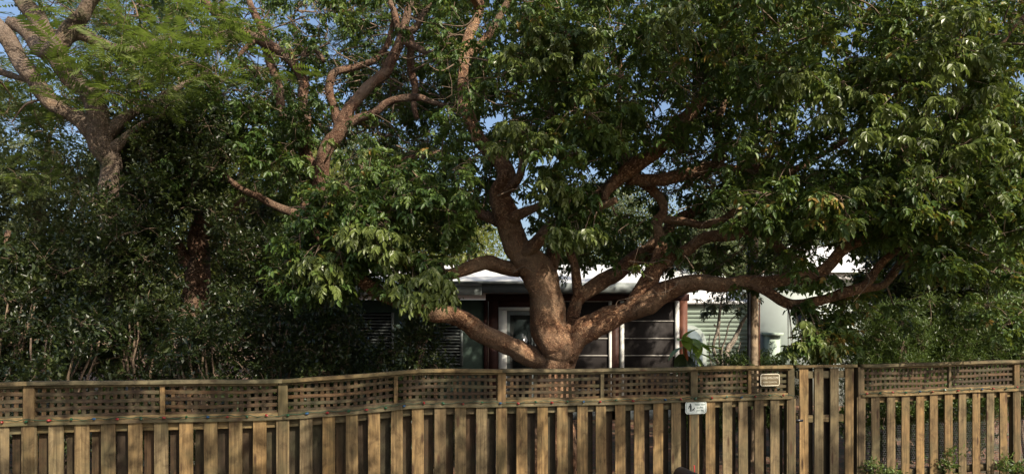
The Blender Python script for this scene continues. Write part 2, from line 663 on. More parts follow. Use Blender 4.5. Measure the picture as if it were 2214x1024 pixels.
def bake(name, kind, places, mat, origin):
    """places: rows x,y,z,yaw,pitch,roll,scale,tone"""
    P = np.array(places, dtype=np.float64)
    Vs, Qs, Ts = [], [], []
    off = 0
    which = RNG.integers(0, 16, len(P))
    for t in range(16):
        A = P[which == t]
        if not len(A):
            continue
        V, Q, T = TM[kind][t]
        cy, sy_ = np.cos(A[:, 3]), np.sin(A[:, 3])
        cp, sp = np.cos(A[:, 4]), np.sin(A[:, 4])
        cr, sr = np.cos(A[:, 5]), np.sin(A[:, 5])
        Z0, O1 = np.zeros(len(A)), np.ones(len(A))
        Rz = np.stack([cy, -sy_, Z0, sy_, cy, Z0, Z0, Z0, O1], 1).reshape(-1, 3, 3)
        Ry = np.stack([cp, Z0, sp, Z0, O1, Z0, -sp, Z0, cp], 1).reshape(-1, 3, 3)
        Rx = np.stack([O1, Z0, Z0, Z0, cr, -sr, Z0, sr, cr], 1).reshape(-1, 3, 3)
        Rm = Rz @ Ry @ Rx * A[:, 6][:, None, None]
        W = np.einsum('nij,vj->nvi', Rm, V) + A[:, None, :3] - np.array(origin)[None, None, :]
        k = len(V)
        Vs.append(W.reshape(-1, 3).astype(np.float32))
        Qs.append((Q[None] + (np.arange(len(A)) * k)[:, None, None]).reshape(-1, Q.shape[1]) + off)
        Ts.append((T[None] + A[:, 7][:, None]).ravel())
        off += k * len(A)
    return mesh_np(name, np.concatenate(Vs), np.concatenate(Qs), mat, np.clip(np.concatenate(Ts), 0, 1))


# zones of the place kept free of leaves: (px0, py0, px1, py1, nearest depth allowed, chance)
BARE = [
    (985, 596, 1190, 812, 90, 1), (1190, 604, 1480, 812, 90, .97), (1478, 645, 1672, 812, 90, 1),
    (1045, 345, 1175, 600, 10.1, .98), (985, 556, 1060, 600, 11, 1),
    (760, 655, 1060, 760, 9.9, .93), (1440, 590, 1700, 645, 9.7, .75), (1380, 500, 1640, 590, 10.0, .4),
    (1170, 540, 1300, 600, 10.2, .7), (1755, 520, 1960, 650, 9.3, .35), (1660, 640, 1700, 700, 90, .9),
    (1290, 360, 1420, 450, 9.9, .7), (1400, 340, 1650, 400, 10.2, .4), (1380, 210, 1540, 350, 9.8, .4),
    (1480, 140, 1560, 260, 9.8, .5),
    (990, 160, 1100, 360, 9.9, .45), (985, 0, 1060, 170, 9.9, .2),
    (700, 90, 905, 290, 12.4, .66), (480, 0, 670, 210, 12.6, .5), (740, 205, 990, 265, 12.4, .5), (830, 0, 930, 110, 12.4, .5),
    (660, 280, 760, 380, 12.1, .8), (480, 370, 660, 470, 12.2, .7),
    (0, 40, 210, 300, 11.2, .66), (150, 230, 275, 400, 11.2, .93), (20, 0, 250, 90, 11.2, .4),
    (395, 470, 450, 670, 13.2, .9),
    (775, 670, 850, 745, 90, .75), (960, 700, 1010, 760, 90, 1),
]


def is_bare(p):
    if p[1] < 1:
        return False
    u, v = proj(p)
    for a, b, c, d, y, ch in BARE:
        if a - 14 < u < c + 14 and b - 4 < v < d + 14 and p[1] < y and random.random() < ch:
            return True
    return False


class Tree:
    def __init__(s, name, label, cat, base, bark, group=None):
        s.t = thing(name, label, cat, base, 0, group)
        s.o = Vector(base)
        s.bark = bark
        s.sk = []
        s.tw = Tubes()
        s.fat = .93
        s.crown = []
        s.cent = []

    def limb(s, pts, name='limb', sides=18, gnarl=.15, seg=7, tip=True):
        """pts: (px, py, depth, width px)"""
        P = [(at(a, b, Y), w_ / F * Y / 2 * s.fat) for a, b, Y, w_ in pts]
        return s.limb3(P, name, sides, gnarl, seg)

    def limb3(s, P, name='limb', sides=14, gnarl=.10, seg=6):
        path = catmull(P, seg)
        wob = [(p + (Vector((noise.noise(p * 1.9), noise.noise(p * 1.9 + Vector((7, 3, 1))), noise.noise(p * 1.9 + Vector((1, 9, 5))))) * (.14 + r * .35) * (0 if i == 0 else .6)), r * (1 + .20 * noise.noise(p * 2.6) + .08 * noise.noise(p * 7))) for i, (p, r) in enumerate(path)]
        s.sk += [(p, r) for p, r in wob]
        V, Q = tube_data([(p - s.o, r) for p, r in wob], sides, gnarl)
        V = V
        Q = np.array(Q, dtype=np.int32)
        me = bpy.data.meshes.new(name)
        me.from_pydata(V, [], [tuple(dict.fromkeys(q)) for q in Q.tolist()])
        me.polygons.foreach_set('use_smooth', np.ones(len(me.polygons), dtype=bool))
        me.update()
        me.materials.append(s.bark)
        return obj(name, me, s.t)

    def nearest(s, c):
        best, bd = None, 1e9
        for p, r in s.sk:
            d = (p - c).length + max(0, p.z - c.z) * .3
            if d < bd:
                bd, best = d, (p, r)
        return best

    def clump(s, c, rad, nspr, scale=1.0, tone=0.0, branch=True, flat=.75):
        c = Vector(c)
        if is_bare(c) and is_bare(c):
            return
        s.cent.append(c)
        for _ in range(nspr):
            d = rnd(1)
            d.z *= flat
            d = d.normalized() * rad * random.random() ** .4
            q = c + d
            if is_bare(q + Vector((0, 0, -.1))):
                continue
            s.crown.append((q.x, q.y, q.z, math.atan2(d.y, d.x) + random.uniform(-.6, .6), random.gauss(0, .35),
                            random.gauss(0, .35), scale * random.uniform(.65, 1.25), tone + random.gauss(0, .10)))
            s.tw.add([(c + rnd(.02), .006), (c + d * .5 + Vector((0, 0, .03)), .005), (q, .003)], 3)

    def region(s, px0, py0, px1, py1, Y0, Y1, n, rad, nspr, scale=1.0, tone=0.0, ytone=0.0):
        for _ in range(n):
            u, v, Y = random.uniform(px0, px1), random.uniform(py0, py1), random.uniform(Y0, Y1)
            s.clump(at(u, v, Y), rad * random.uniform(.7, 1.3), nspr, scale, tone + random.gauss(0, .11))

    def volume(s, x0, x1, y0, y1, z0, z1, n, rad, nspr, scale=1.0, tone=0.0):
        for _ in range(n):
            s.clump((random.uniform(x0, x1), random.uniform(y0, y1), random.uniform(z0, z1)), rad * random.uniform(.7, 1.3), nspr, scale, tone)

    def grow(s):
        """join every clump to the nearest wood, nearest first"""
        if not s.cent or not s.sk:
            return
        W = np.array([tuple(p) for p, r in s.sk] + [(1e6, 0, 0)] * (2 * len(s.cent)))
        Rr = np.array([r for p, r in s.sk] + [0.0] * (2 * len(s.cent)))
        k = len(s.sk)
        C = np.array([tuple(c) for c in s.cent])
        best = np.empty(len(C))
        bi = np.empty(len(C), dtype=int)
        for i, c in enumerate(C):
            d = ((W[:k] - c) ** 2).sum(1)
            bi[i] = d.argmin()
            best[i] = d[bi[i]]
        done = np.zeros(len(C), dtype=bool)
        for _ in range(len(C)):
            i = int(np.where(done, 1e12, best).argmin())
            done[i] = True
            p, r, c = Vector(W[bi[i]]), Rr[bi[i]], s.cent[i]
            L = (p - c).length
            r0 = min(r * .75, .012 + .014 * L)
            mid = (p + c) / 2 + rnd(.09 * L) + Vector((0, 0, .10 * L))
            s.tw.add(catmull([(p, r0), (p * .6 + mid * .4 + rnd(.03), r0 * .9), (mid, r0 * .8), (c, r0 * .5)], 3), 5)
            for q, rq in ((mid, r0 * .8), (c, r0 * .7)):
                W[k] = tuple(q)
                Rr[k] = max(rq, .008)
                d = ((C - W[k]) ** 2).sum(1)
                m = d < best
                best[m] = d[m]
                bi[m] = k
                k += 1

    def finish(s, kind, mat, crown_name='crown'):
        s.grow()
        if s.tw.V:
            for i in range(len(s.tw.V)):
                s.tw.V[i] = s.tw.V[i] - np.array(s.o, dtype=np.float32)
            obj('twigs', s.tw.mesh('twigs', M['twig']), s.t, kind='stuff')
        obj(crown_name, bake(crown_name, kind, s.crown, mat, s.o), s.t, kind='stuff')
        return s.t


# ------------------------------------------------------------------ ground
def sheet(name, x0, x1, y0, y1, z, mat, kind='structure'):
    me = mesh_np(name, [(x0, y0, z), (x1, y0, z), (x1, y1, z), (x0, y1, z)], [(0, 1, 2, 3)], mat)
    return obj(name, me, kind=kind)


sheet('ground', -1200, 1200, -1200, 1600, 0, M['soil'])
g = MB()
rows = []
for j in range(12):
    rows.append([(-14 + i, 2.6 + .42 * j - .02, .012 + .03 * noise.noise(Vector((i * .6, j * .5, 0))) + .03) for i in range(30)])
g.grid(rows).build('verge', M['turf'], kind='structure')
sheet('road', -60, 60, -5.5, 2.3, .008, M['asphalt'])
kb = MB()
for i in range(40):
    kb.box(-20 + i, -19.01 + i, 2.32, 2.5, 0, .13)
kb.build('kerb', plain('concrete_kerb', (.35, .34, .32), .9, .2, .1), kind='structure')

# ------------------------------------------------------------------ fence
FD = Vector((.9722, .2342, 0)).normalized()
FN = Vector((FD.y, -FD.x, 0))             # towards the street
FP0 = Vector((-4.94, 6.44, 0))
FANG = math.atan2(FD.y, FD.x)


def fu(px):
    s_ = 224 - 70 * px / 2214
    return ((px - CX) / s_ + 4.94) / .9722


_dz = [(-300, 1.945), (0, 1.947), (334, 1.931), (615, 1.927), (740, 1.952), (900, 2.000), (1084, 1.980), (1440, 1.975),
       (1712, 1.964), (1850, 1.968), (2214, 1.978), (2500, 1.978)]
_dz = [(fu(a), b) for a, b in _dz]


def top(u):
    us, zs = [a for a, b in _dz], [b for a, b in _dz]
    return float(np.interp(u, us, zs)) + .006 * math.sin(u * 1.7)


def bar(name, u0, u1, v0, v1, zoff0, zoff1, mat, parent, step=.3, wob=0.0, **props):
    """board that follows the line of the fence top; v towards the street"""
    n = max(1, int((u1 - u0) / step))
    mb = MB()
    ph = random.uniform(0, 9)
    rings = []
    for i in range(n + 1):
        u = u0 + (u1 - u0) * i / n
        t = top(u) + wob * math.sin(u * 5 + ph)
        rings.append([(u - u0, -v1, t + zoff0), (u - u0, -v1, t + zoff1), (u - u0, -v0, t + zoff1), (u - u0, -v0, t + zoff0),
                      (u - u0, -v1, t + zoff0)])
    mb.grid(rings)
    mb.Q += [(3, 2, 1, 0), tuple(n * 5 + k for k in (0, 1, 2, 3))]
    o = mb.build(name, mat, parent, **props)
    o.location = (u0, 0, 0)
    return o


pick = [box_mesh('picket', .129 + random.uniform(-.003, .003), .018, 1.0, M['picket'], .003) for _ in range(4)]
for me_ in pick:
    for v_ in me_.vertices:
        v_.co.x += random.uniform(-.0035, .0035)
backp = box_mesh('rear_picket', .133, .018, 1.0, M['backboard_shade'], .003)
slatv = box_mesh('lattice_slat', .038, .008, 1.0, M['lattice'], .0015)
postm = box_mesh('post', .098, .09, 1.0, M['post'], .006)
stile = box_mesh('stile', .045, .03, 1.0, M['post'], .003)


def put(name, me, u, v, z0, z1, parent, tilt=0.0, **props):
    o = obj(name, me, parent, (u, -v, z0), (0, tilt, 0), **props)
    o.scale = (1, 1, z1 - z0)
    return o


PITCH = .2305


def build_fence(name, label, u0, u1, posts, stiles, rear, bays):
    root = thing(name, label, 'fence', FP0, FANG, 'wooden fence along the street')
    for i in range(len(posts) + 1):        # cap rail in lengths, as bought
        a = posts[i - 1] if i else u0
        b = posts[i] if i < len(posts) else u1
        if b - a > .15:
            bar('cap_rail', a + .001, b - .001, -.045 + random.uniform(-.004, .004), .06, -.036, random.uniform(-.002, .002), M['picket_h'], root, .25, .003)
            bar('ledge_rail', a + .001, b - .001, -.02, .045, -.425, -.392 + random.uniform(-.002, .002), M['picket_h'], root, .25, .002)
            bar('kick_board', a + .05, b - .05, .006, .022, -.391, -.350, M['picket_h'], root, .25, .002)
            bar('top_board', a + .05, b - .05, .006, .022, -.062, -.037, M['picket_h'], root, .25)
            bar('upper_stringer', a + .002, b - .002, -.055, -.022, -.51, -.43, M['picket_h'], root, .4)
    n = 5
    for i in range(n):
        a, b = u0 + (u1 - u0) * i / n, u0 + (u1 - u0) * (i + 1) / n
        o = MB().box(0, b - a - .002, -.0, .038, .46, .55).build('lower_stringer', M['picket_h'] if name != 'x' else None, root)
        o.location = (a, .02, 0)
    for u in posts:
        put('post', postm, u, -.02, .0, top(u) - .037, root)
    for u in stiles:
        put('stile', stile, u, .005, top(u) - .391, top(u) - .037, root)
    ends = [posts[0] - 2.36] + list(posts) + [posts[-1] + 2.36]
    us = []
    for a, b in zip(ends[:-1], ends[1:]):
        nn = max(1, round((b - a) / PITCH))
        us += [a + (b - a) * i / nn for i in range(nn)]
    for u in us:
        if u < u0 + .03 or u > u1 - .06:
            continue
        t = top(u) - .427 + random.uniform(-.004, .004)
        put('picket', random.choice(pick), u + random.uniform(-.006, .006), .010, .12 + random.uniform(-.01, .01), t, root, random.uniform(-.004, .004))
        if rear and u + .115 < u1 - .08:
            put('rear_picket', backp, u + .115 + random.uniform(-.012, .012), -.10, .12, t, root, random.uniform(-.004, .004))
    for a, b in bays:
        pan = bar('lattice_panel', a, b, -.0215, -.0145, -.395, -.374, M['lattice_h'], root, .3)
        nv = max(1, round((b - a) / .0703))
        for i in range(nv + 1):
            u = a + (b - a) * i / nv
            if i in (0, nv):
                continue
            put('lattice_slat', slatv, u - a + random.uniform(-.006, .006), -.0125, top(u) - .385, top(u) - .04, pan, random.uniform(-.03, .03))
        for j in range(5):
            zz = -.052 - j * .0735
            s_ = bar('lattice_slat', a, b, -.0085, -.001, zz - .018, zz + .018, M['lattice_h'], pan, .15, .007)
            s_.location = (0, 0, 0)
    return root


GU0, GU1 = fu(1722), fu(1846)
posts1 = [fu(p) for p in (64, 612, 1084, 1499, 1708)]
st1 = [fu(p) for p in (352, 856, 1301, 1619)]
edges = [-1.2] + sorted(posts1 + st1)
half = {u: .05 for u in posts1}
half.update({u: .024 for u in st1})
bays = [(a + half.get(a, 0), b - half[b]) for a, b in zip(edges[:-1], edges[1:])]
fence1 = build_fence('wooden_fence', 'long weathered wooden fence with lattice top, running left from the plain gate',
                     -1.2, fu(1717), posts1, st1, True, bays)
posts2 = [fu(1859), fu(2195)]
st2 = [fu(2051)]
U2 = 14.2
bays2 = [(fu(1859) + .05, fu(2051) - .024), (fu(2051) + .024, fu(2195) - .05), (fu(2195) + .05, U2)]
fence2 = build_fence('wooden_fence', 'sunny run of wooden fence with lattice top and open pickets right of the plain gate',
                     fu(1850), U2, posts2, st2, False, bays2)

# the gate: full height boards, no lattice
gate = thing('wooden_gate', 'plain full-height picket gate without lattice between the two fence runs', 'gate', FP0, FANG)
gap = (GU1 - GU0)
for i, px in enumerate((1736, 1768, 1801, 1833)):
    u = fu(px)
    put('picket', pick[i], u, .012, .13, top(u) - .036 - (.004 if i == 2 else 0), gate, random.uniform(-.004, .004))
bar('cap_rail', GU0 - .02, GU1 + .01, -.04, .05, -.032, 0, M['picket_h'], gate)
for z0, z1 in ((-.17, -.08), (-.735, -.645), (-1.54, -1.45)):
    bar('cross_rail', GU0 + .005, GU1 - .03, -.04, .0, z0, z1, M['picket_h'], gate)
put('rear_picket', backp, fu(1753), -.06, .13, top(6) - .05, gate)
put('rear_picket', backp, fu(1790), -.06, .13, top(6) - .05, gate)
hg = MB().box(0, .10, -.022, -.002, 0, .03).build('hinge', M['black'], gate)
hg.location = (GU0 - .02, 0, 1.25)
hg = MB().box(0, .10, -.022, -.002, 0, .03).build('hinge', M['black'], gate)
hg.location = (GU0 - .02, 0, .5)

# ------------------------------------------------------------------ string of coloured bulbs on the ledge
bulb_bm = bmesh.new()
bmesh.ops.create_uvsphere(bulb_bm, u_segments=8, v_segments=6, radius=.5)
for v in bulb_bm.verts:
    if v.co.z > 0:
        v.co.x *= 1 - v.co.z * .8
        v.co.y *= 1 - v.co.z * .8
bulb_me = {}
for k in ('red', 'green', 'blue'):
    me = bpy.data.meshes.new('bulb')
    bulb_bm.to_mesh(me)
    me.materials.append(M['bulb_' + k])
    bulb_me[k] = me
bulb_bm.free()
for (ua, ub, lab) in ((-1.1, fu(1712), 'green cord of small red and green bulbs strung along the ledge of the long fence'),
                      (fu(1852), U2 - .1, 'green cord of red and green bulbs strung on the fence right of the gate')):
    st = thing('string_lights', lab, 'string lights', FP0, FANG, 'strings of bulbs on the fence')
    path = []
    nseg = int((ub - ua) / .07)
    for i in range(nseg + 1):
        u = ua + (ub - ua) * i / nseg
        path.append((Vector((u, -.052 - .004 * math.sin(u * 9), top(u) - .372 + .010 * math.sin(u * 31.4) + .006 * math.sin(u * 7))), .0042))
    tb = Tubes()
    tb.add(path, 5)
    obj('cord', tb.mesh('cord', M['cord']), st)
    u = ua + .1
    k = 0
    while u < ub:
        c = ('red', 'green', 'red', 'green', 'blue')[k % 5]
        k += 1
        b = obj('bulb', bulb_me[c], st, (u, -.058, top(u) - .376 + random.uniform(-.012, .008)),
                (random.uniform(1.2, 2.2), random.uniform(-.7, .7), random.uniform(0, 6)))
        b.scale = (.026, .026, .042)
        u += .205 + random.uniform(-.02, .02)


# ------------------------------------------------------------------ signs
def rounded(w_, h_, r, n=5):
    pts = []
    for cx, cy, a0 in ((w_ / 2 - r, h_ / 2 - r, 0), (-w_ / 2 + r, h_ / 2 - r, 90), (-w_ / 2 + r, -h_ / 2 + r, 180), (w_ / 2 - r, -h_ / 2 + r, 270)):
        for k in range(n + 1):
            a = R(a0 + 90 * k / n)
            pts.append((cx + r * math.cos(a), cy + r * math.sin(a)))
    return pts


def plate(name, pts, y0, y1, mat, parent):
    bm = bmesh.new()
    f = [bm.verts.new((x, y0, z)) for x, z in pts]
    b = [bm.verts.new((x, y1, z)) for x, z in pts]
    n = len(pts)
    bm.faces.new(f)
    bm.faces.new(b[::-1])
    for i in range(n):
        bm.faces.new((f[i], b[i], b[(i + 1) % n], f[(i + 1) % n]))
    bmesh.ops.recalc_face_normals(bm, faces=bm.faces[:])
    me = bpy.data.meshes.new(name)
    bm.to_mesh(me)
    bm.free()
    me.materials.append(mat)
    return obj(name, me, parent)


def ring(name, w_, h_, r, t, y0, y1, mat, parent):
    o_, i_ = rounded(w_, h_, r), rounded(w_ - 2 * t, h_ - 2 * t, max(r - t, .002))
    n = len(o_)
    V = []
    for (a, b) in zip(o_, i_):
        V += [(a[0], y0, a[1]), (b[0], y0, b[1]), (b[0], y1, b[1]), (a[0], y1, a[1])]
    Q = []
    for i in range(n):
        j = (i + 1) % n
        for k in range(4):
            Q.append((i * 4 + k, i * 4 + (k + 1) % 4, j * 4 + (k + 1) % 4, j * 4 + k))
    return obj(name, mesh_np(name, V, Q, mat), parent)


def text(name, body, size, x, z, y, mat, parent, wscale=1.0):
    c = bpy.data.curves.new(name, 'FONT')
    c.body = body
    c.size = size
    c.align_x = 'CENTER'
    c.align_y = 'CENTER'
    c.extrude = .0008
    tmp = bpy.data.objects.new(name, c)
    COL.objects.link(tmp)
    dg = bpy.context.evaluated_depsgraph_get()
    me = bpy.data.meshes.new_from_object(tmp.evaluated_get(dg))
    bpy.data.objects.remove(tmp)
    me.materials.clear()
    me.materials.append(mat)
    o = obj(name, me, parent, (x, y, z), (R(90), 0, 0))
    o.scale = (wscale, 1, 1)
    return o


def fence_at(px, py, v):
    u = fu(px)
    p = FP0 + FD * u + FN * v
    z = CH - (py - HY) * p.y / F
    return Vector((p.x, p.y, z))


ds = thing('plaque_sign', 'small brown plaque with cream border hung on the lattice, reading DOGS WELCOME', 'sign', fence_at(1660.5, 820.5, .03), FANG)
plate('plate', rounded(.275, .155, .03), -.006, 0, M['brown_sign'], ds)
ring('border', .275, .155, .03, .011, -.0095, -.0062, M['cream'], ds)
text('lettering', 'DOGS WELCOME', .040, 0, .024, -.008, M['cream'], ds, .78)
text('lettering', 'PEOPLE TOLERATED', .023, 0, -.028, -.008, M['cream'], ds, .9)
ws = thing('notice_sign', 'white rounded notice with a figure and dog below the lattice, on the pickets', 'sign', fence_at(1501.5, 880, .03), FANG)
plate('plate', rounded(.285, .155, .035), -.004, 0, M['white_sign'], ws)
ring('border', .262, .134, .026, .004, -.006, -.0042, M['grey_ink'], ws)
for i, tx in enumerate(('Please clean', 'up after', 'your dog')):
    text('lettering', tx, .033, .052, .036 - i * .036, -.0055, M['grey_ink'], ws, .85)
fig = [(-.082, .046), (-.074, .052), (-.066, .046), (-.066, .036), (-.060, .028), (-.058, .0), (-.060, -.048), (-.068, -.048), (-.070, -.01),
       (-.074, -.048), (-.084, -.048), (-.082, .0), (-.090, .006), (-.100, -.016), (-.106, -.013), (-.096, .018), (-.084, .032)]
plate('walker_symbol', fig, -.0055, -.0042, M['ink'], ws)
dog = [(-.050, -.022), (-.034, -.016), (-.024, -.004), (-.022, .006), (-.018, -.002), (-.012, -.006), (-.020, -.014), (-.024, -.026), (-.022, -.044),
       (-.027, -.044), (-.031, -.030), (-.042, -.032), (-.046, -.044), (-.052, -.044), (-.050, -.034), (-.056, -.016)]
plate('dog_symbol', dog, -.0055, -.0042, M['ink'], ws)

# ------------------------------------------------------------------ chicken wire behind the pickets
wires = Tubes()
cw, chh = .034, .030


def wire_run(ua, ub, z0, z1):
    j, z = 0, z0
    r = .0013
    while z < z1:
        u = ua + (cw / 2 if j % 2 else 0)
        while u < ub:
            q = [Vector((u, .125, z)), Vector((u + cw / 2, .125, z + chh * .35)), Vector((u + cw, .125, z))]
            wires.add([(p, r) for p in q], 3)
            wires.add([(q[1], r), (q[1] + Vector((0, 0, chh * .65)), r)], 3)
            u += cw
        j += 1
        z += chh


wire_run(fu(1856), fu(2214) + .3, .48, 1.12)
wr = obj('wire_mesh', wires.mesh('wire_mesh', M['wire']), None, FP0, (0, 0, FANG), kind='stuff')
wr['label'] = 'grey chicken wire fixed behind the open pickets right of the gate'
wr['category'] = 'wire mesh'

# ------------------------------------------------------------------ things in front of the fence
mb_p = fence_at(1443, 1017, .55)
box_ = thing('mailbox', 'black round-topped mailbox, only its dome showing at the bottom edge', 'mailbox', (mb_p.x, mb_p.y, 0), FANG)
zc = CH - (1017 - HY) * mb_p.y / F
prof = [(.095 * math.cos(a), zc - .095 + .095 * math.sin(a)) for a in [math.pi * k / 12 for k in range(13)]] + [(-.095, zc - .22), (.095, zc - .22)]
plate('shell', prof, -.22, .22, M['black'], box_)
MB().box(-.045, .045, -.045, .045, 0, zc - .222).build('post', M['post'], box_)
MB().box(-.02, .02, -.232, -.222, zc - .10, zc - .08).build('door_pull', M['wire'], box_)
sp = fence_at(1483, 1005, .2)
tb = Tubes()
tb.add([(Vector((0, 0, 0)), .007), (Vector((-.02, 0, sp.z)), .007)], 8)
sk = obj('marker_stake', tb.mesh('marker_stake', M['red']), None, (sp.x + .02, sp.y, 0))
sk['label'] = 'thin red marker stake standing before the fence beside the black dome'
sk['category'] = 'stake'


# ------------------------------------------------------------------ the house
def hx(px, Y):
    return (px - CX) / F * Y


def hz(py, Y):
    return CH + (HY - py) / F * Y


YH = 17.0
house = thing('house', 'low house with white roof, dark screened porch and red-brown posts behind the big tree', 'house', (0, YH, 0))


def hb(name, px0, px1, z0, z1, y0, y1, mat, Y=YH, parent=None, **p):
    return MB().box(hx(px0, Y), hx(px1, Y), y0, y1, z0, z1).build(name, mat, parent or house, **p)


# porch: floor, back wall, posts, beam, screens
hb('porch_floor', 1050, 1485, 0, .25, .0, 3.0, M['fascia'])
hb('back_wall', 1050, 1485, .25, 3.1, 3.0, 3.2, M['green_wall'])
hb('beam', 1050, 1490, 3.02, 3.20, -.02, .14, M['darkred'])
hb('post', 1056, 1077, 0, 3.02, -.02, .14, M['darkred'])
hb('post', 1322.5, 1340, 0, 3.02, .0, .14, M['darkred'])
hb('post', 1469, 1486, 0, 3.02, -.02, .14, M['redpaint'])
for a, b in ((1316, 1322), (1341, 1349), (1459.5, 1468)):
    hb('mullion', a, b, .25, 3.02, -.035, .05, M['white'])
for a, b in ((1172, 1315.8), (1349.4, 1459)):
    p_ = hb('screen_panel', a, b, .25, 3.02, .02, .035, M['screen'])
    for py in (651, 693.5, 731, 768, 805, 842):
        z = hz(py, YH)
        MB().box(hx(a, YH), hx(b, YH), -.004, .018, z - .012, z + .012).build('screen_rail', M['screen_rail'], p_)
# door
hb('door_frame', 1078, 1096, .25, 2.77, -.04, .06, M['white'])
hb('door_frame', 1156, 1172, .25, 2.77, -.04, .06, M['white'])
hb('door_head', 1078, 1172, 2.77, 2.86, -.04, .06, M['white'])
hb('transom', 1078, 1172, 2.862, 3.02, .0, .05, M['darkred'])
dr = MB().box(hx(1096.5, YH), hx(1155.5, YH), .0, .04, .26, 2.765).build('door', M['fascia'], house)
MB().box(hx(1103, YH), hx(1149, YH), -.012, -.002, .5, 2.66).build('pane', M['glass'], dr)
# left wing wall
hb('wall', 600, 1055, 0, 3.05, .05, .25, M['green_wall'])
hb('wall_trim', 1046, 1055, 0, 3.05, .0, .048, M['darkred'])
for k, (a, b, t_, bt) in enumerate(((765, 852, 675, 790), (905, 1001, 675, 790))):
    win = hb('louvre_window', a, b, hz(bt, YH), hz(t_, YH), .02, .045, M['glass'])
    for s_ in (a, b - 5):
        MB().box(hx(s_, YH), hx(s_ + 5, YH), -.06, .019, hz(bt, YH), hz(t_, YH)).build('frame', M['fascia'], win)
    z = hz(bt, YH) + .03
    while z < hz(t_, YH) - .02:
        q = MB()
        x0, x1 = hx(a + 5.2, YH), hx(b - 5.2, YH)
        q.grid([[(x0, -.05, z), (x1, -.05, z)], [(x0, .0, z + .035), (x1, .0, z + .035)], [(x0, .0, z + .045), (x1, .0, z + .045)],
                [(x0, -.05, z + .01), (x1, -.05, z + .01)], [(x0, -.05, z), (x1, -.05, z)]])
        q.build('louvre', M['louvre'], win)
        z += .078
# roof: low white slopes with fascia
ze, zr = hz(612, YH - .6), 4.35
x0, x1 = hx(560, YH), hx(1492, YH)
rf = MB()
rf.grid([[(x0, -.6, ze), (x1, -.6, ze)], [(x0 + 1, 5, zr), (x1 - .2, 5, zr)], [(x0, 10.5, ze), (x1, 10.5, ze)], [(x0, 10.5, ze - .06), (x1, 10.5, ze - .06)],
         [(x0, -.6, ze - .06), (x1, -.6, ze - .06)], [(x0, -.6, ze), (x1, -.6, ze)]])
rf.build('roof', M['roof'], house)
MB().box(hx(1044, YH), x1 + .02, -.63, -.603, ze - .23, ze + .01).build('fascia', M['fascia'], house)
MB().box(x0, hx(1044, YH) - .003, -.63, -.603, ze - .29, ze - .05).build('fascia', M['fascia'], house)
MB().box(x0, x1, -.6, .6, ze - .10, ze - .065).build('soffit', M['fascia'], house)
MB().box(hx(970, YH), hx(1170, YH), -.75, -.632, ze - .02, ze + .05).build('gutter', M['fascia'], house)
MB().box(x1 - .2, x1 - .05, 3.2, 10, 0, ze - .11).build('side_wall', M['green_wall'], house)
MB().box(x0, x0 + .2, .3, 10, 0, ze - .11).build('side_wall', M['green_wall'], house)

# neighbour: pale green boarded wing and smooth pale block
YN = 20.0
nb = thing('neighbour_house', 'pale green boarded house with arched window beyond the red post, right of the porch', 'house', (0, YN, 0))
xa, xb, xc, xd = hx(1440, YN), hx(1618, YN), hx(1640, YN), hx(1880, YN)
MB().box(xa, xb, .016, 6, 0, 3.05).build('wall', M['pale_green'], nb)
z = 0.02
plk = mesh_np('siding_plank', [(xa, -.0, 0), (xb, -.0, 0), (xb, .014, .13), (xa, .014, .13), (xa, .015, 0), (xb, .015, 0)],
              [(0, 1, 2, 3), (0, 4, 5, 1)], M['pale_green'])
while z < 3.0:
    obj('siding_plank', plk, nb, (0, 0, z))
    z += .128
zt = hz(606, YN)
MB().box(xb + .002, xd, -.3, 6, 0, zt).build('smooth_wall', M['pale_wall'], nb)
rr = MB()
rr.grid([[(xa - .3, -.12, 3.06), (xb, -.12, 3.06)], [(xa - .3, 3, 4.3), (xb, 3, 4.3)], [(xa - .3, 6.3, 3.06), (xb, 6.3, 3.06)],
         [(xa - .3, -.12, 3.0), (xb, -.12, 3.0)], [(xa - .3, -.12, 3.06), (xb, -.12, 3.06)]])
rr.build('roof', M['roof'], nb)
MB().box(xb - .05, xd + .3, -.6, 6.3, zt + .002, zt + .16).build('flat_roof', M['roof'], nb)
rr = MB()
rr.grid([[(hx(1760, YN), -.7, zt + .2), (hx(1900, YN), -.7, zt + .2)], [(hx(1770, YN), 2.4, zt + 1.3), (hx(1890, YN), 2.4, zt + 1.3)],
         [(hx(1760, YN), 5.4, zt + .2), (hx(1900, YN), 5.4, zt + .2)], [(hx(1760, YN), -.7, zt + .17), (hx(1900, YN), -.7, zt + .17)]])
rr.build('upper_roof', M['roof'], nb)
# arched window with white surround
wz, wx, wr_ = hz(742, YN), hx(1486, YN), .44
arch_o = [(wx + (wr_ + .12) * math.cos(a), wz + (wr_ + .12) * math.sin(a)) for a in [math.pi * k / 16 for k in range(17)]] + [(wx - wr_ - .12, .9), (wx + wr_ + .12, .9)]
arch_i = [(wx + wr_ * math.cos(a), wz + wr_ * math.sin(a)) for a in [math.pi * k / 16 for k in range(17)]] + [(wx - wr_, .98), (wx + wr_, .98)]
aw = plate('arched_window', arch_o, -.05, -.005, M['pale_wall'], nb)
plate('pane', arch_i, -.07, -.052, M['blueglass'], aw)
for a, b, c, d in ((1711, 1733, 657, 700),):
    ww = MB().box(hx(a, YN), hx(b, YN), -.33, -.302, hz(d, YN), hz(c, YN)).build('window', M['white'], nb)
    MB().box(hx(a + 3, YN), hx(b - 3, YN), -.345, -.332, hz(d - 3, YN), hz(c + 3, YN)).build('pane', M['navy'], ww)
MB().box(hx(1642, YN), hx(1664, YN), -.8, -.302, 0, hz(724, YN)).build('lean_to', M['pale_green'], nb)
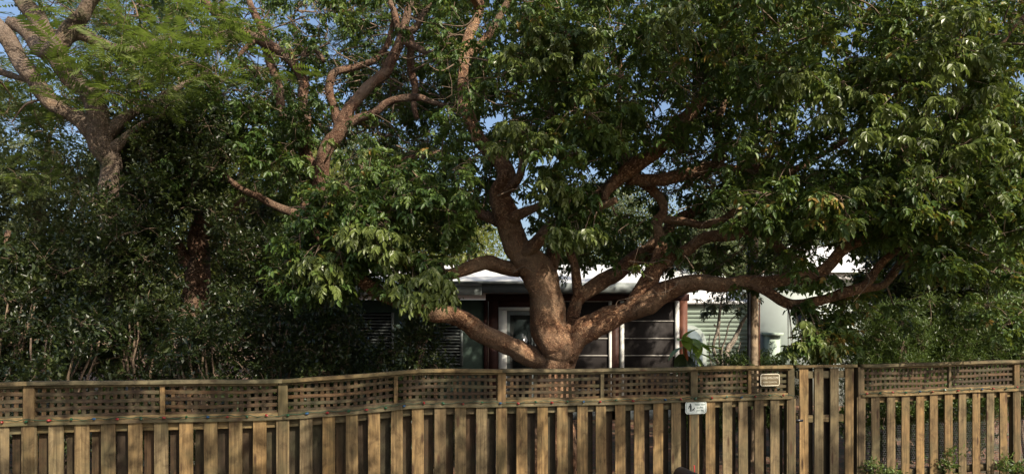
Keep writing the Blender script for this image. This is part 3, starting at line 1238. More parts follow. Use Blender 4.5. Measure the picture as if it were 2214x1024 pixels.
MB().box(hx(1639, YN), hx(1668, YN), -.9, -.302, hz(724, YN) + .002, hz(719, YN) + .02).build('lean_to_roof', M['pale_green'], nb)
# wide far wall and roof continuing behind the trees on the right
# wooden pole; an added black tube stands in for shade on its left
YP = 12.2
pl = thing('utility_pole', 'weathered wooden pole with a dark strip for its shaded side standing before the pale house', 'pole', (hx(1629.5, YP), YP, 0))
tb = Tubes()
tb.add([(Vector((.005, 0, 0)), .092), (Vector((.0, 0, 2.5)), .085), (Vector((0, 0, 6.8)), .072)], 16)
obj('shaft', tb.mesh('shaft', M['pole']), pl)
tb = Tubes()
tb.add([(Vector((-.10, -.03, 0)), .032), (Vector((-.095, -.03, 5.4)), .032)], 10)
obj('shade_strip', tb.mesh('shade_strip', M['black']), pl)
tb = Tubes()
tb.add([(Vector((.085, -.06, 0)), .012), (Vector((.08, -.06, 2.2)), .012), (Vector((.09, -.05, 2.9)), .010)], 8)
obj('cable', tb.mesh('cable', M['redpaint']), pl)

# ------------------------------------------------------------------ the big tree
big = Tree('gumbo_limbo_tree', 'huge spreading reddish-barked tree with many limbs behind the centre of the fence', 'tree', at(1202, 1057, 10) * 1.0, M['bark'])
big.limb([(1200, 1070, 10, 140), (1200, 980, 10, 112), (1202, 880, 10, 92), (1204, 800, 10, 86), (1203, 745, 10, 86), (1190, 700, 9.98, 84),
          (1170, 655, 9.95, 80), (1148, 605, 9.9, 76), (1130, 560, 9.85, 72), (1113, 505, 9.8, 62), (1099, 450, 9.75, 54), (1085, 415, 9.75, 46),
          (1086, 375, 9.7, 40), (1068, 330, 9.65, 34), (1035, 290, 9.6, 30), (1010, 240, 9.6, 27), (998, 175, 9.7, 25), (1005, 100, 9.8, 23),
          (1030, 30, 10, 20), (1045, -70, 10.2, 15), (1060, -160, 10.4, 8)], 'trunk', 36, .13, 9)
LB = [
    [(1222, 770, 10.05, 50), (1218, 710, 10.12, 44), (1206, 650, 10.18, 40), (1196, 590, 10.2, 36), (1194, 540, 10.25, 32), (1215, 490, 10.3, 28),
     (1262, 445, 10.4, 26), (1325, 400, 10.4, 28), (1350, 350, 10.4, 22), (1330, 280, 10.4, 18), (1345, 200, 10.5, 14), (1330, 100, 10.6, 10)],
    [(1122, 560, 9.85, 48), (1150, 530, 9.7, 40), (1180, 498, 9.6, 34), (1225, 470, 9.5, 28), (1280, 445, 9.4, 22), (1330, 420, 9.2, 16)],
    [(1092, 425, 9.7, 30), (1112, 396, 9.62, 25), (1132, 372, 9.55, 22), (1150, 330, 9.5, 20), (1185, 270, 9.4, 16), (1200, 200, 9.4, 15), (1185, 60, 9.6, 14), (1180, -40, 9.8, 9)],
    [(1108, 470, 9.7, 32), (1140, 452, 9.65, 24), (1170, 438, 9.6, 18), (1215, 400, 9.5, 12)],
    [(1128, 585, 9.9, 46), (1090, 577, 9.8, 37), (1045, 574, 9.7, 33), (1000, 580, 9.6, 32), (950, 590, 9.45, 28), (890, 575, 9.2, 22), (820, 550, 9.0, 16), (760, 500, 8.8, 10)],
    [(1090, 475, 9.8, 30), (1040, 468, 10.1, 24), (985, 463, 10.3, 22), (930, 458, 10.5, 20), (860, 430, 10.6, 14)],
    [(1188, 790, 10, 62), (1150, 768, 9.95, 56), (1105, 742, 9.9, 52), (1055, 722, 9.8, 50), (1005, 695, 9.7, 47), (950, 680, 9.6, 44), (895, 660, 9.5, 40),
     (840, 642, 9.4, 34), (790, 610, 9.3, 28), (740, 560, 9.2, 22), (690, 500, 9.1, 16), (660, 440, 9.1, 10)],
    [(1215, 775, 10, 70), (1250, 728, 9.95, 62), (1290, 702, 9.9, 60), (1345, 682, 9.8, 58), (1400, 655, 9.7, 56), (1450, 626, 9.6, 46), (1510, 607, 9.5, 38),
     (1590, 611, 9.4, 35), (1680, 606, 9.3, 34), (1740, 594, 9.2, 32), (1800, 568, 9.1, 30), (1850, 532, 9.0, 26), (1910, 490, 8.9, 22), (1990, 430, 8.8, 16), (2060, 350, 8.7, 10)],
    [(1620, 608, 9.4, 28), (1665, 628, 9.32, 25), (1715, 650, 9.25, 25), (1770, 643, 9.15, 25), (1820, 628, 9.05, 25), (1868, 615, 8.95, 23), (1892, 585, 8.9, 20),
     (1915, 555, 8.85, 17), (1960, 510, 8.8, 14), (2010, 440, 8.8, 9)],
    [(1850, 622, 8.98, 22), (1905, 608, 9.0, 19), (1940, 570, 9.05, 17), (1975, 535, 9.1, 14), (2080, 500, 9.1, 10), (2190, 470, 9.1, 6)],
    [(1370, 672, 9.78, 54), (1398, 620, 9.8, 48), (1418, 580, 9.8, 40), (1428, 540, 9.82, 34), (1420, 495, 9.9, 28), (1432, 450, 10, 24), (1400, 400, 10, 22), (1365, 380, 9.8, 26)],
    [(1415, 590, 9.8, 36), (1460, 553, 9.8, 32), (1515, 524, 9.8, 29), (1575, 506, 9.8, 27), (1640, 500, 9.8, 24), (1690, 545, 9.75, 22), (1740, 575, 9.6, 15)],
    [(1560, 508, 9.8, 22), (1600, 475, 9.7, 20), (1650, 450, 9.6, 18), (1740, 440, 9.5, 14), (1850, 400, 9.3, 10)],
    [(1225, 745, 10.15, 44), (1245, 690, 10.3, 34), (1262, 640, 10.4, 34), (1300, 612, 10.5, 38), (1345, 583, 10.5, 38), (1385, 552, 10.45, 36), (1418, 520, 10.4, 30),
     (1470, 470, 10.5, 26), (1540, 440, 10.6, 22), (1640, 400, 10.7, 16)],
    [(1262, 645, 10.4, 32), (1250, 608, 10.4, 27), (1240, 570, 10.45, 24), (1228, 520, 10.5, 20), (1240, 450, 10.6, 14)],
    [(1308, 436, 9.5, 16), (1318, 405, 9.6, 24), (1345, 383, 9.7, 34), (1395, 340, 9.7, 36), (1440, 300, 9.6, 38), (1490, 258, 9.5, 36), (1520, 215, 9.4, 26), (1545, 150, 9.4, 18), (1590, 60, 9.5, 12)],
    [(1360, 385, 9.75, 30), (1430, 383, 9.8, 32), (1500, 368, 9.85, 33), (1565, 362, 9.9, 30), (1640, 372, 9.8, 24), (1730, 360, 9.6, 18), (1830, 300, 9.4, 12)],
    [(1560, 370, 9.9, 22), (1556, 300, 9.95, 20), (1560, 240, 10, 17), (1600, 140, 10.1, 12), (1640, 40, 10.2, 8)],
    [(1420, 470, 10, 20), (1470, 480, 9.9, 20), (1530, 490, 9.8, 18), (1580, 460, 9.7, 16), (1610, 430, 9.6, 10)],
    [(2000, 190, 8.6, 8), (2060, 160, 8.5, 10), (2110, 135, 8.4, 11), (2160, 110, 8.3, 11), (2200, 60, 8.3, 9), (2260, -30, 8.3, 7)],
    [(1010, 110, 9.8, 24), (1060, 60, 9.7, 22), (1100, 10, 9.6, 18), (1120, -60, 9.4, 14)],
    [(1030, 20, 10, 18), (1000, -60, 8.8, 16), (980, -190, 7.6, 13), (960, -420, 6.2, 10), (930, -900, 5.0, 6)],
    [(1590, 60, 9.5, 14), (1600, -100, 8.6, 13), (1620, -330, 7.4, 11), (1640, -800, 5.6, 7)],
]
big.fat = .86
for l in LB:
    big.limb(l, 'limb', 22 if l[0][3] > 30 else 12, .15, 8)
# bare twiggy tangle in the crown's heart
for _ in range(260):
    a = at(random.uniform(1400, 1680), random.uniform(150, 420), random.uniform(9.6, 10.6))
    d = Vector((random.uniform(-.6, .6), random.uniform(-.3, .3), random.uniform(-.3, .5)))
    big.tw.add(catmull([(a, .008), (a + d * .4 + rnd(.05), .006), (a + d * .8 + rnd(.08), .004), (a + d + rnd(.1), .002)], 3), 4)

for _ in range(330):
    a = at(random.uniform(950, 2200), random.uniform(-20, 600), random.uniform(8.6, 10.2))
    if is_bare(a):
        continue
    d = Vector((random.uniform(-1, 1), random.uniform(-.3, .3), random.uniform(-.7, .3))) * random.uniform(.5, 1.3)
    r_ = random.uniform(.005, .014)
    big.tw.add(catmull([(a, r_), (a + d * .35 + rnd(.06), r_ * .8), (a + d * .7 + rnd(.09), r_ * .5), (a + d + rnd(.1), .002)], 3), 4)
# leaves: right mass, front to back
big.region(1560, -60, 2300, 480, 7.6, 9.2, 185, .32, 5, .88, .10)
big.region(1500, -60, 2240, 430, 9.2, 11.2, 165, .38, 5, 1.0, 0)
big.region(1920, 380, 2280, 610, 7.8, 9.0, 54, .32, 5, .95, .04)
big.region(1640, 380, 1980, 520, 8.3, 10, 50, .30, 5, 1.0, -.02)
big.region(1700, 560, 1850, 630, 8.7, 9.2, 9, .20, 3, .9, .0)
big.region(1735, 650, 1850, 765, 8.8, 9.6, 30, .20, 4, .85, .16)
big.region(1130, -60, 1620, 330, 8.0, 9.8, 96, .32, 5, .88, .06)
big.region(950, -60, 1620, 440, 9.8, 12, 150, .42, 5, .92, -.03)
big.region(960, 60, 1320, 470, 8.2, 9.4, 56, .30, 5, .9, 0.03)
big.region(1170, 420, 1300, 520, 8.8, 9.6, 14, .24, 4, 1.0, 0)
big.region(680, 330, 1050, 560, 8.4, 10.4, 95, .34, 5, .9, 0)
big.region(620, 430, 800, 620, 8.6, 10, 50, .30, 5, 1.0, -.02)
big.region(1880, 640, 2260, 710, 8.6, 9.8, 9, .22, 4, .85, -.05)
big.region(820, 540, 970, 650, 8.4, 9.2, 22, .22, 4, .95, .05)
big.region(1430, 480, 1760, 600, 9.9, 12, 30, .34, 4, .9, 0)
big.region(1180, 440, 1440, 590, 10.9, 13, 44, .32, 4, .85, 0)
big.region(1150, 420, 1480, 590, 9.2, 10.4, 22, .20, 3, .8, .05)
big.region(1440, 590, 1900, 680, 9.4, 10.6, 30, .2, 3, .8, 0)
big.region(980, -60, 1640, 470, 11.4, 13.6, 95, .42, 6, .9, -.05)
big.region(1640, -60, 2200, 400, 11.2, 13, 40, .42, 6, .9, -.05)
big.region(1120, -40, 1620, 420, 8.4, 10, 34, .28, 5, .8, .05)
# street side and top of the crown, above the frame
big.volume(3.5, 9.5, 1.2, 4.8, 5.6, 7.6, 60, .34, 6, 1.05, 0)
big.volume(-4.5, 4.5, 3.6, 7.6, 6.4, 8.4, 82, .38, 6, 1.05, 0)
big.volume(3.0, 8, 4.5, 7.6, 6.6, 8.4, 26, .46, 6, 1.15, 0)
big.volume(-4.5, 4.0, 1.8, 4.6, 5.6, 7.6, 84, .36, 6, 1.05, 0)
big.volume(-4, 8, 8.5, 13, 8.6, 9.8, 80, .5, 6, 1.2, 0)
big.finish('compound', M['leaf'])
# the lit sprays nearest the street, each its own part
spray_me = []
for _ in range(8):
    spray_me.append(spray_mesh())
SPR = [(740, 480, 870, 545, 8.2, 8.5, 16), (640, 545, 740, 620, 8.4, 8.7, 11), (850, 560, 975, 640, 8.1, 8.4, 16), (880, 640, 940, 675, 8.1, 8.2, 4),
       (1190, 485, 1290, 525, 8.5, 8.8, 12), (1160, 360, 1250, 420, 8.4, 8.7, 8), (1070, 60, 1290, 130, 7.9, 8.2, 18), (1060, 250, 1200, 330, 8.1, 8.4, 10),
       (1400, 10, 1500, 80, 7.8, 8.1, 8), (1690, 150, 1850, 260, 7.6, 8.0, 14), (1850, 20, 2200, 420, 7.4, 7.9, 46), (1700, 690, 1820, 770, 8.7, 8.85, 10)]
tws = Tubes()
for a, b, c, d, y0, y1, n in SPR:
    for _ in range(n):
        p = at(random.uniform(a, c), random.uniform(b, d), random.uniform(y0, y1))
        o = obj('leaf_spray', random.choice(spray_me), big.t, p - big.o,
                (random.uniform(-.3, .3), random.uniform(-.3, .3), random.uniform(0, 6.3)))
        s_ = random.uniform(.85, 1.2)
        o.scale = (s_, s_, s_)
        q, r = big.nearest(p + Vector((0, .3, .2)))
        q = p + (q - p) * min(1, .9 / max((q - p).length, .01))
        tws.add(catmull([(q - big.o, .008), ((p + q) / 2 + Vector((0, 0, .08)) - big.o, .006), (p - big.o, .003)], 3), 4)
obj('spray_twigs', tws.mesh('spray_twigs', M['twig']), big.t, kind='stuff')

# ------------------------------------------------------------------ forked tree left of it
fk = Tree('forked_tree', 'brown multi-stemmed tree forking left of the big tree, stems rising through the leaves', 'tree', Vector((hx(700, 12.4), 12.4, 0)), M['bark2'])
fk.fat = .80
fk.limb([(705, 985, 12.4, 60), (702, 700, 12.4, 50), (695, 500, 12.3, 46), (690, 400, 12.2, 42), (700, 330, 12.1, 38), (738, 285, 12, 40), (768, 228, 12, 30),
         (800, 192, 12, 29), (835, 150, 12, 29), (858, 108, 12, 28), (872, 70, 12, 24), (885, 10, 12, 20), (910, -70, 12, 14)], 'trunk', 16, .08)
for l in [
    [(742, 285, 12, 30), (726, 245, 12.05, 25), (712, 200, 12.1, 21), (722, 165, 12.1, 21), (760, 147, 12.1, 20), (800, 132, 12.1, 18), (838, 95, 12.2, 15), (850, 20, 12.2, 10)],
    [(738, 288, 12, 28), (770, 262, 11.9, 23), (810, 243, 11.8, 21), (853, 222, 11.75, 19), (900, 213, 11.7, 19), (940, 223, 11.7, 15), (985, 240, 11.7, 10)],
    [(880, 60, 12, 24), (892, 110, 12.2, 21), (890, 160, 12.3, 21), (898, 205, 12.3, 18), (905, 260, 12.3, 12)],
    [(866, 85, 12, 24), (895, 95, 11.9, 20), (925, 110, 11.8, 18), (960, 120, 11.7, 12)],
    [(868, 80, 12, 20), (900, 55, 12.1, 20), (930, 20, 12.2, 16), (960, -40, 12.2, 10)],
    [(870, 75, 12, 18), (850, 30, 12.1, 18), (830, -30, 12.2, 12)],
    [(693, 420, 12.2, 34), (665, 330, 12.4, 28), (655, 240, 12.5, 27), (652, 180, 12.5, 27), (625, 128, 12.5, 27), (561, 90, 12.5, 27), (500, 45, 12.5, 24), (430, -5, 12.5, 21), (360, -60, 12.5, 15)],
    [(690, 430, 12.3, 30), (640, 300, 12.6, 25), (607, 205, 12.7, 24), (590, 155, 12.7, 23), (580, 110, 12.7, 22), (560, 58, 12.7, 20), (536, -5, 12.7, 17), (520, -60, 12.7, 10)],
    [(650, 150, 12.5, 18), (655, 115, 12.5, 17), (680, 108, 12.5, 16), (702, 133, 12.5, 12)],
    [(694, 520, 12.3, 30), (640, 464, 12.2, 24), (590, 445, 12.1, 20), (540, 415, 12.1, 18), (495, 388, 12.1, 15), (455, 340, 12.1, 10)],
    [(695, 480, 12.3, 26), (760, 400, 12.6, 20), (860, 350, 12.8, 17), (980, 320, 12.9, 10)],
    [(560, 88, 12.5, 16), (530, 110, 12.4, 12), (500, 150, 12.3, 10), (440, 180, 12.3, 6)],
]:
    fk.limb(l, 'limb', 10, .09)
fk.region(280, -60, 1000, 240, 12.6, 14.8, 85, .34, 4, .85, 0)
fk.region(400, -60, 1020, 330, 13.5, 16.5, 95, .45, 6, 1.0, -.02)
fk.region(620, 180, 860, 420, 10.8, 11.8, 26, .26, 4, .8, 0)
fk.region(430, -40, 760, 240, 11.2, 12.4, 40, .28, 3, .85, .05)
fk.region(760, -40, 1000, 130, 11.2, 12.4, 30, .28, 3, .9, 0)
fk.region(380, 200, 720, 420, 11, 12.6, 70, .38, 5, 1.0, -.08)
fk.region(560, 260, 1000, 480, 12.5, 15, 42, .45, 5, 1.1, -.05)
fk.region(900, 0, 1020, 300, 12, 14, 26, .4, 4, 1.1, -.05)
for _ in range(420):
    a = at(random.uniform(180, 1000), random.uniform(-20, 330), random.uniform(12, 14.5))
    d = Vector((random.uniform(-1, 1), random.uniform(-.3, .3), random.uniform(-.35, .6))) * random.uniform(.6, 1.5)
    r_ = random.uniform(.006, .022)
    fk.tw.add(catmull([(a, r_), (a + d * .35 + rnd(.07), r_ * .8), (a + d * .7 + rnd(.1), r_ * .5), (a + d + rnd(.12), .003)], 3), 4)
fk.finish('compound', M['leaf'])

# ------------------------------------------------------------------ feathery tree far left
po = Tree('poinciana_tree', 'stout pale-barked tree with feathery leaves forking at the far left', 'tree', Vector((hx(240, 11), 11, 0)), M['bark_grey'])
po.fat = .84
po.limb([(244, 1030, 11, 72), (246, 850, 11, 58), (245, 650, 11, 50), (240, 480, 11, 46), (236, 400, 11, 46), (229, 340, 11, 58), (222, 295, 11, 64), (208, 245, 11, 50),
         (185, 200, 11.1, 46), (150, 165, 11.2, 50), (126, 130, 11.2, 52), (108, 90, 11.2, 48), (85, 45, 11.3, 44), (55, 5, 11.3, 40), (20, -60, 11.4, 30)], 'trunk', 20, .09)
for l in [
    [(222, 300, 11, 52), (180, 270, 10.95, 46), (133, 240, 10.9, 41), (95, 203, 10.85, 40), (62, 156, 10.8, 40), (33, 108, 10.8, 40), (0, 70, 10.8, 40), (-50, 20, 10.8, 34)],
    [(30, 45, 10.9, 34), (60, 75, 10.75, 34), (85, 108, 10.65, 38), (122, 107, 10.6, 42), (152, 68, 10.6, 40), (188, 30, 10.6, 36), (225, -15, 10.6, 30), (270, -80, 10.6, 20)],
    [(128, 100, 10.65, 30), (165, 80, 10.7, 28), (205, 86, 10.75, 28), (246, 99, 10.8, 24), (300, 95, 10.8, 18), (370, 70, 10.8, 10)],
    [(225, 290, 11, 44), (258, 262, 11.1, 30), (300, 236, 11.2, 24), (345, 214, 11.3, 20), (410, 180, 11.4, 14), (470, 140, 11.5, 8)],
    [(236, 330, 11, 40), (268, 300, 10.9, 22), (310, 270, 10.8, 14), (360, 250, 10.7, 8)],
    [(-20, 150, 11.4, 20), (40, 170, 11.4, 14), (110, 190, 11.4, 8)],
]:
    po.limb(l, 'limb', 14, .09)
po.region(40, -60, 600, 240, 9.6, 11.6, 30, .34, 3, 1.55, .08)
po.region(-80, -80, 420, 230, 12.2, 16, 70, .5, 4, 1.2, .0)
po.region(-40, 60, 330, 420, 10.2, 12.5, 30, .36, 4, 1.0, .1)
po.region(130, 60, 380, 230, 9.2, 9.9, 14, .30, 3, 1.6, .2)
po.region(400, 20, 560, 190, 9.4, 10.2, 7, .26, 3, 1.7, .25)
po.region(200, -60, 1000, 260, 13, 17, 130, .55, 5, 1.1, .0)
po.region(-60, 170, 230, 300, 11.8, 14, 20, .40, 3, 1.1, .1)
po.region(780, 150, 1040, 420, 13.5, 16, 30, .45, 5, 1.2, .0)
po.region(240, 60, 560, 330, 10.2, 12.0, 20, .34, 3, 1.1, .05)
po.finish('fern', M['fern'])

# dark trunk half hidden in the shade
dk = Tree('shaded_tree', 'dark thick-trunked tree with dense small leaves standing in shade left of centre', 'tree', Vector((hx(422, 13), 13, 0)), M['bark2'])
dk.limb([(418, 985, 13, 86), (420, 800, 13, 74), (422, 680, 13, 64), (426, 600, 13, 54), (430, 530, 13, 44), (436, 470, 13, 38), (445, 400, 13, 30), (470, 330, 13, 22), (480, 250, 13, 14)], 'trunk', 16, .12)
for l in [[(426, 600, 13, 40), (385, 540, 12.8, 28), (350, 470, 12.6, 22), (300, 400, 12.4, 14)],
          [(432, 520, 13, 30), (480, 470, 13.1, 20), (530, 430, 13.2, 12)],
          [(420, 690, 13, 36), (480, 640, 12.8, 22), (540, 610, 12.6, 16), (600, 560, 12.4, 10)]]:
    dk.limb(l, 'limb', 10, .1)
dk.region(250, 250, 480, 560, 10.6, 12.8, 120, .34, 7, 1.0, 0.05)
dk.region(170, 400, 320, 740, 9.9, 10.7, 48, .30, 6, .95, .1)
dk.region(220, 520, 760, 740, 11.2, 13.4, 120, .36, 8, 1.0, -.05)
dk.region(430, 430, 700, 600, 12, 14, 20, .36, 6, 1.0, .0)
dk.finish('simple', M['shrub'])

# ------------------------------------------------------------------ shrubs behind the fence
shr = [(-30, 610, 230, 10.0, 'low'), (130, 690, 150, 9.2, ''), (300, 650, 180, 9.8, ''), (440, 700, 140, 9.4, ''), (580, 660, 170, 10.2, ''), (720, 690, 130, 10.4, ''),
       (885, 690, 150, 10.4, '')]
slab = ['tall shrub with broad pale-edged leaves at the far left above the fence end', 'twiggy shrub directly behind the left end post of the fence',
        'dense dark shrub under the feathery tree', 'low dark shrub just before the shaded thick trunk', 'wide dark bush between the shaded trunk and the louvre window',
        'dark bush in front of the left louvre window', 'low leafy bush between the two louvre windows']
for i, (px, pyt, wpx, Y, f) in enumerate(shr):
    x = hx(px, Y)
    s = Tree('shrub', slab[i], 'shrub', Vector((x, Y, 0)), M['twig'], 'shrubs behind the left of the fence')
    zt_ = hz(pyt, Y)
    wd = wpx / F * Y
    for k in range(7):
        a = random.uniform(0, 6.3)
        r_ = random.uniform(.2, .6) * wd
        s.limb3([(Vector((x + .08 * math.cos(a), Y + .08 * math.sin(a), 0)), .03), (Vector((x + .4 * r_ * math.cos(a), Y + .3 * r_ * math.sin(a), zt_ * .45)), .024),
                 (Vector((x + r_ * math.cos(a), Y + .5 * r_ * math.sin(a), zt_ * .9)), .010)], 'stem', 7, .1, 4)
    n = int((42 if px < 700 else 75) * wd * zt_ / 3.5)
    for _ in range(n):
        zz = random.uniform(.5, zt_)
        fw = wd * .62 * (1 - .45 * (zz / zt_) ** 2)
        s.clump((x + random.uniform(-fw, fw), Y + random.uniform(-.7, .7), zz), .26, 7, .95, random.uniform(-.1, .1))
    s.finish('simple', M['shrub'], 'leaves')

# far left dense tree beyond
lf = Tree('dense_tree', 'grey-green leafy tree beyond the feathery tree at the left edge, sky behind', 'tree', Vector((hx(60, 15), 15, 0)), M['bark2'])
lf.limb([(60, 940, 15, 40), (66, 700, 15, 34), (80, 500, 15, 26), (100, 380, 15, 16), (110, 280, 15, 8)], 'trunk', 10)
lf.limb([(66, 700, 15, 24), (10, 560, 15, 18), (-30, 400, 15, 10)], 'limb', 8)
lf.limb([(72, 620, 15, 22), (140, 500, 15, 14), (180, 380, 15, 8)], 'limb', 8)
lf.region(-120, 220, 260, 400, 13.5, 16.5, 60, .42, 6, 1.2, .3)
lf.region(-120, 380, 260, 700, 13, 16.5, 170, .5, 8, 1.3, .22)
lf.finish('simple', M['far'])
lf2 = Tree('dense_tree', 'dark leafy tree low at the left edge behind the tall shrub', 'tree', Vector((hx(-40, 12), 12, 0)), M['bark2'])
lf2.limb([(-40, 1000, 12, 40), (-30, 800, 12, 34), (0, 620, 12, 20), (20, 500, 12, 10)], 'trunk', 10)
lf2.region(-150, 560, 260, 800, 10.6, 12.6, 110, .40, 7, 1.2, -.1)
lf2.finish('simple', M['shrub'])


# ------------------------------------------------------------------ background trees
def far_tree(label, px, pyt, wpx, Y, n, mat, pyb=780, kind='far', sc=1.6):
    x = hx(px, Y)
    t = Tree('background_tree', label, 'tree', Vector((x, Y, 0)), M['bark2'], 'trees beyond the houses and garden')
    zt_, zb, wd = hz(pyt, Y), hz(pyb, Y), wpx / F * Y
    t.limb3([(Vector((x, Y, 0)), .25), (Vector((x + .2, Y, zt_ * .5)), .18), (Vector((x - .2, Y, zt_ * .85)), .06)], 'trunk', 10, .08, 5)
    t.limb3([(Vector((x, Y, zt_ * .35)), .13), (Vector((x + wd * .25, Y, zt_ * .6)), .08), (Vector((x + wd * .4, Y, zt_ * .7)), .03)], 'limb', 8, .08, 5)
    t.limb3([(Vector((x, Y, zt_ * .3)), .13), (Vector((x - wd * .25, Y, zt_ * .55)), .08), (Vector((x - wd * .4, Y, zt_ * .65)), .03)], 'limb', 8, .08, 5)
    for _ in range(n):
        k = random.random()
        zz = max(.6, zb) + (zt_ - max(.6, zb)) * k
        fw = wd * .5 * math.sqrt(max(.05, 1 - (2 * k - 1) ** 2 * .8))
        t.clump((x + random.uniform(-fw, fw), Y + random.uniform(-1.6, 1.6) * (1 if Y > 18 else .6), zz), .7 if Y > 18 else .5, 9, sc, random.uniform(-.15, .15))
    return t.finish(kind, mat)


far_tree('sunlit yellow-green tree showing between the shaded trunk and the forked tree', 590, 320, 380, 20, 170, M['far_yellow'], 720)
far_tree('yellow-green tree seen through the gaps behind the big left limb', 960, 430, 260, 26, 110, M['far_yellow'], 640)
far_tree('bushy olive tree behind the left wing of the house', 760, 300, 300, 28, 150, M['far'], 620)
far_tree('dark tree behind the porch roof, right of the main trunk', 1330, 420, 260, 30, 90, M['far'], 590)
far_tree('leafy tree over the pale green house behind the pole', 1580, 440, 240, 24, 150, M['far'], 640)
far_tree('far tree seen over the flat roof right of the pole', 1790, 430, 220, 32, 80, M['far'], 600)
far_tree('dark tree at the right edge behind the fine hedge', 2130, 260, 420, 14, 230, M['shrub'], 800, 'simple', 1.5)
far_tree('dark tree behind the right end of the pale wall', 2010, 420, 230, 12.9, 110, M['shrub'], 800, 'simple', 1.5)
far_tree('grey-green tree far off at the left edge beyond the shaded trunk', 330, 330, 300, 24, 130, M['far'], 760)

far_tree('dense tree past the left end of the photograph', -330, 380, 420, 15, 130, M['far'], 760)
far_tree('tall tree further past the left end of the photograph', -800, 330, 480, 20, 120, M['far'], 760)
far_tree('dense tree past the right end of the photograph', 2600, 300, 420, 17, 120, M['shrub'], 760)

# fine-leaved hedge bushes on the right
for px, pyt, wpx, Y, lab in ((1925, 682, 190, 11.4, 'rounded fine-leaved hedge bush behind the fence just right of the gate'),
                             (2080, 690, 170, 11.6, 'darker fine-leaved hedge bush in the middle of the right hedge'),
                             (2220, 672, 180, 11.4, 'fine-leaved hedge bush at the right edge')):
    x = hx(px, Y)
    s = Tree('hedge_bush', lab, 'bush', Vector((x, Y, 0)), M['twig'], 'fine-leaved bushes behind the right fence')
    zt_, wd = hz(pyt, Y), wpx / F * Y
    for k in range(6):
        a = random.uniform(0, 6.3)
        s.limb3([(Vector((x, Y, 0)), .03), (Vector((x + .2 * math.cos(a), Y + .2 * math.sin(a), zt_ * .5)), .02),
                 (Vector((x + .45 * math.cos(a), Y + .45 * math.sin(a), zt_ * .85)), .01)], 'stem', 6, .1, 3)
    for _ in range(150):
        a, b = random.uniform(0, 6.3), random.random() ** .5
        zz = random.uniform(.35, 1) * zt_
        rr_ = wd * .5 * math.sqrt(max(.05, 1 - ((zz / zt_ - .45) / .60) ** 2)) * (1 + .5 * noise.noise(Vector((a * 1.3, zz * 2.2, px))))
        zz += .35 * noise.noise(Vector((a * 2, px * .1, 3)))
        s.clump((x + rr_ * b * math.cos(a), Y + rr_ * .8 * b * math.sin(a), zz), .17, 9, 1.1, random.uniform(-.12, .12))
    for k in range(16):
        a = random.uniform(0, 6.3)
        q = Vector((x + wd * .45 * math.cos(a), Y + wd * .4 * math.sin(a), zt_ * random.uniform(.8, 1.02)))
        s.clump(q + Vector((0, 0, random.uniform(.05, .4))), .07, 3, .9, .15)
    s.finish('needle', M['hedge'], 'leaves')

# small pale-stemmed tree before the boarded wall
cm = Tree('small_tree', 'slender pale-stemmed small tree in front of the pale green boarded wall', 'tree', Vector((hx(1560, 13.5), 13.5, 0)), M['bark_pale'])
for l in [[(1556, 960, 13.5, 12), (1553, 800, 13.5, 9), (1546, 750, 13.5, 8), (1550, 715, 13.5, 8), (1555, 680, 13.5, 7), (1560, 640, 13.5, 4)],
          [(1560, 960, 13.5, 14), (1568, 785, 13.5, 13), (1585, 735, 13.5, 11), (1598, 710, 13.5, 9), (1610, 690, 13.4, 7), (1622, 660, 13.3, 4)],
          [(1558, 960, 13.5, 9), (1560, 785, 13.5, 5), (1558, 750, 13.5, 4), (1553, 718, 13.5, 4), (1542, 700, 13.5, 3)],
          [(1559, 780, 13.5, 4), (1568, 730, 13.4, 4), (1574, 700, 13.4, 3), (1590, 680, 13.4, 2)],
          [(1556, 900, 13.5, 4), (1537, 770, 13.4, 2.5), (1535, 720, 13.4, 2)],
          [(1562, 900, 13.5, 4), (1592, 770, 13.4, 2.5), (1604, 735, 13.4, 2)]]:
    cm.limb(l, 'stem', 8, .05, 5)
BARE_SAVE = list(BARE)
BARE[:] = [b for b in BARE if b[0] != 1478]
cm.region(1505, 635, 1640, 680, 12.9, 13.8, 15, .18, 3, .6, -.1)
cm.finish('compound', M['shrub'])

# bright broad-leaved plant by the red post; each leaf a part
pt = thing('broadleaf_plant', 'bright yellow-green broad-leaved plant with an orange stalk beside the red porch post', 'plant', (hx(1488, 13), 13, 0))


def big_leaf(px, py, L, W, yaw, tilt, mat, name='leaf'):
    base = at(px, py, 13)
    L, W = L * 1.35, W * 1.7
    rows_ = []
    n = 6
    for i in range(n + 1):
        t = i / n
        w_ = W * math.sin(math.pi * min(1, t * .92 + .06)) ** .8
        x = L * t
        z = -.35 * L * t * t
        rows_.append([(x, -w_ / 2, z + w_ * .12), (x, 0, z), (x, w_ / 2, z + w_ * .12)])
    q = MB().grid(rows_)
    o = obj(name, mesh_np(name, q.V, q.Q, mat, [random.uniform(.3, .9)] * len(q.V)), pt, base - Vector(pt.location), (random.uniform(-.3, .3), tilt, yaw))
    tb_ = Tubes()
    p0 = Vector((0, 0, .3))
    p1 = base - Vector(pt.location)
    tb_.add(catmull([(p0, .02), ((p0 + p1) / 2 + Vector((0, 0, .1)), .014), (p1, .008)], 4), 6)
    return o, tb_


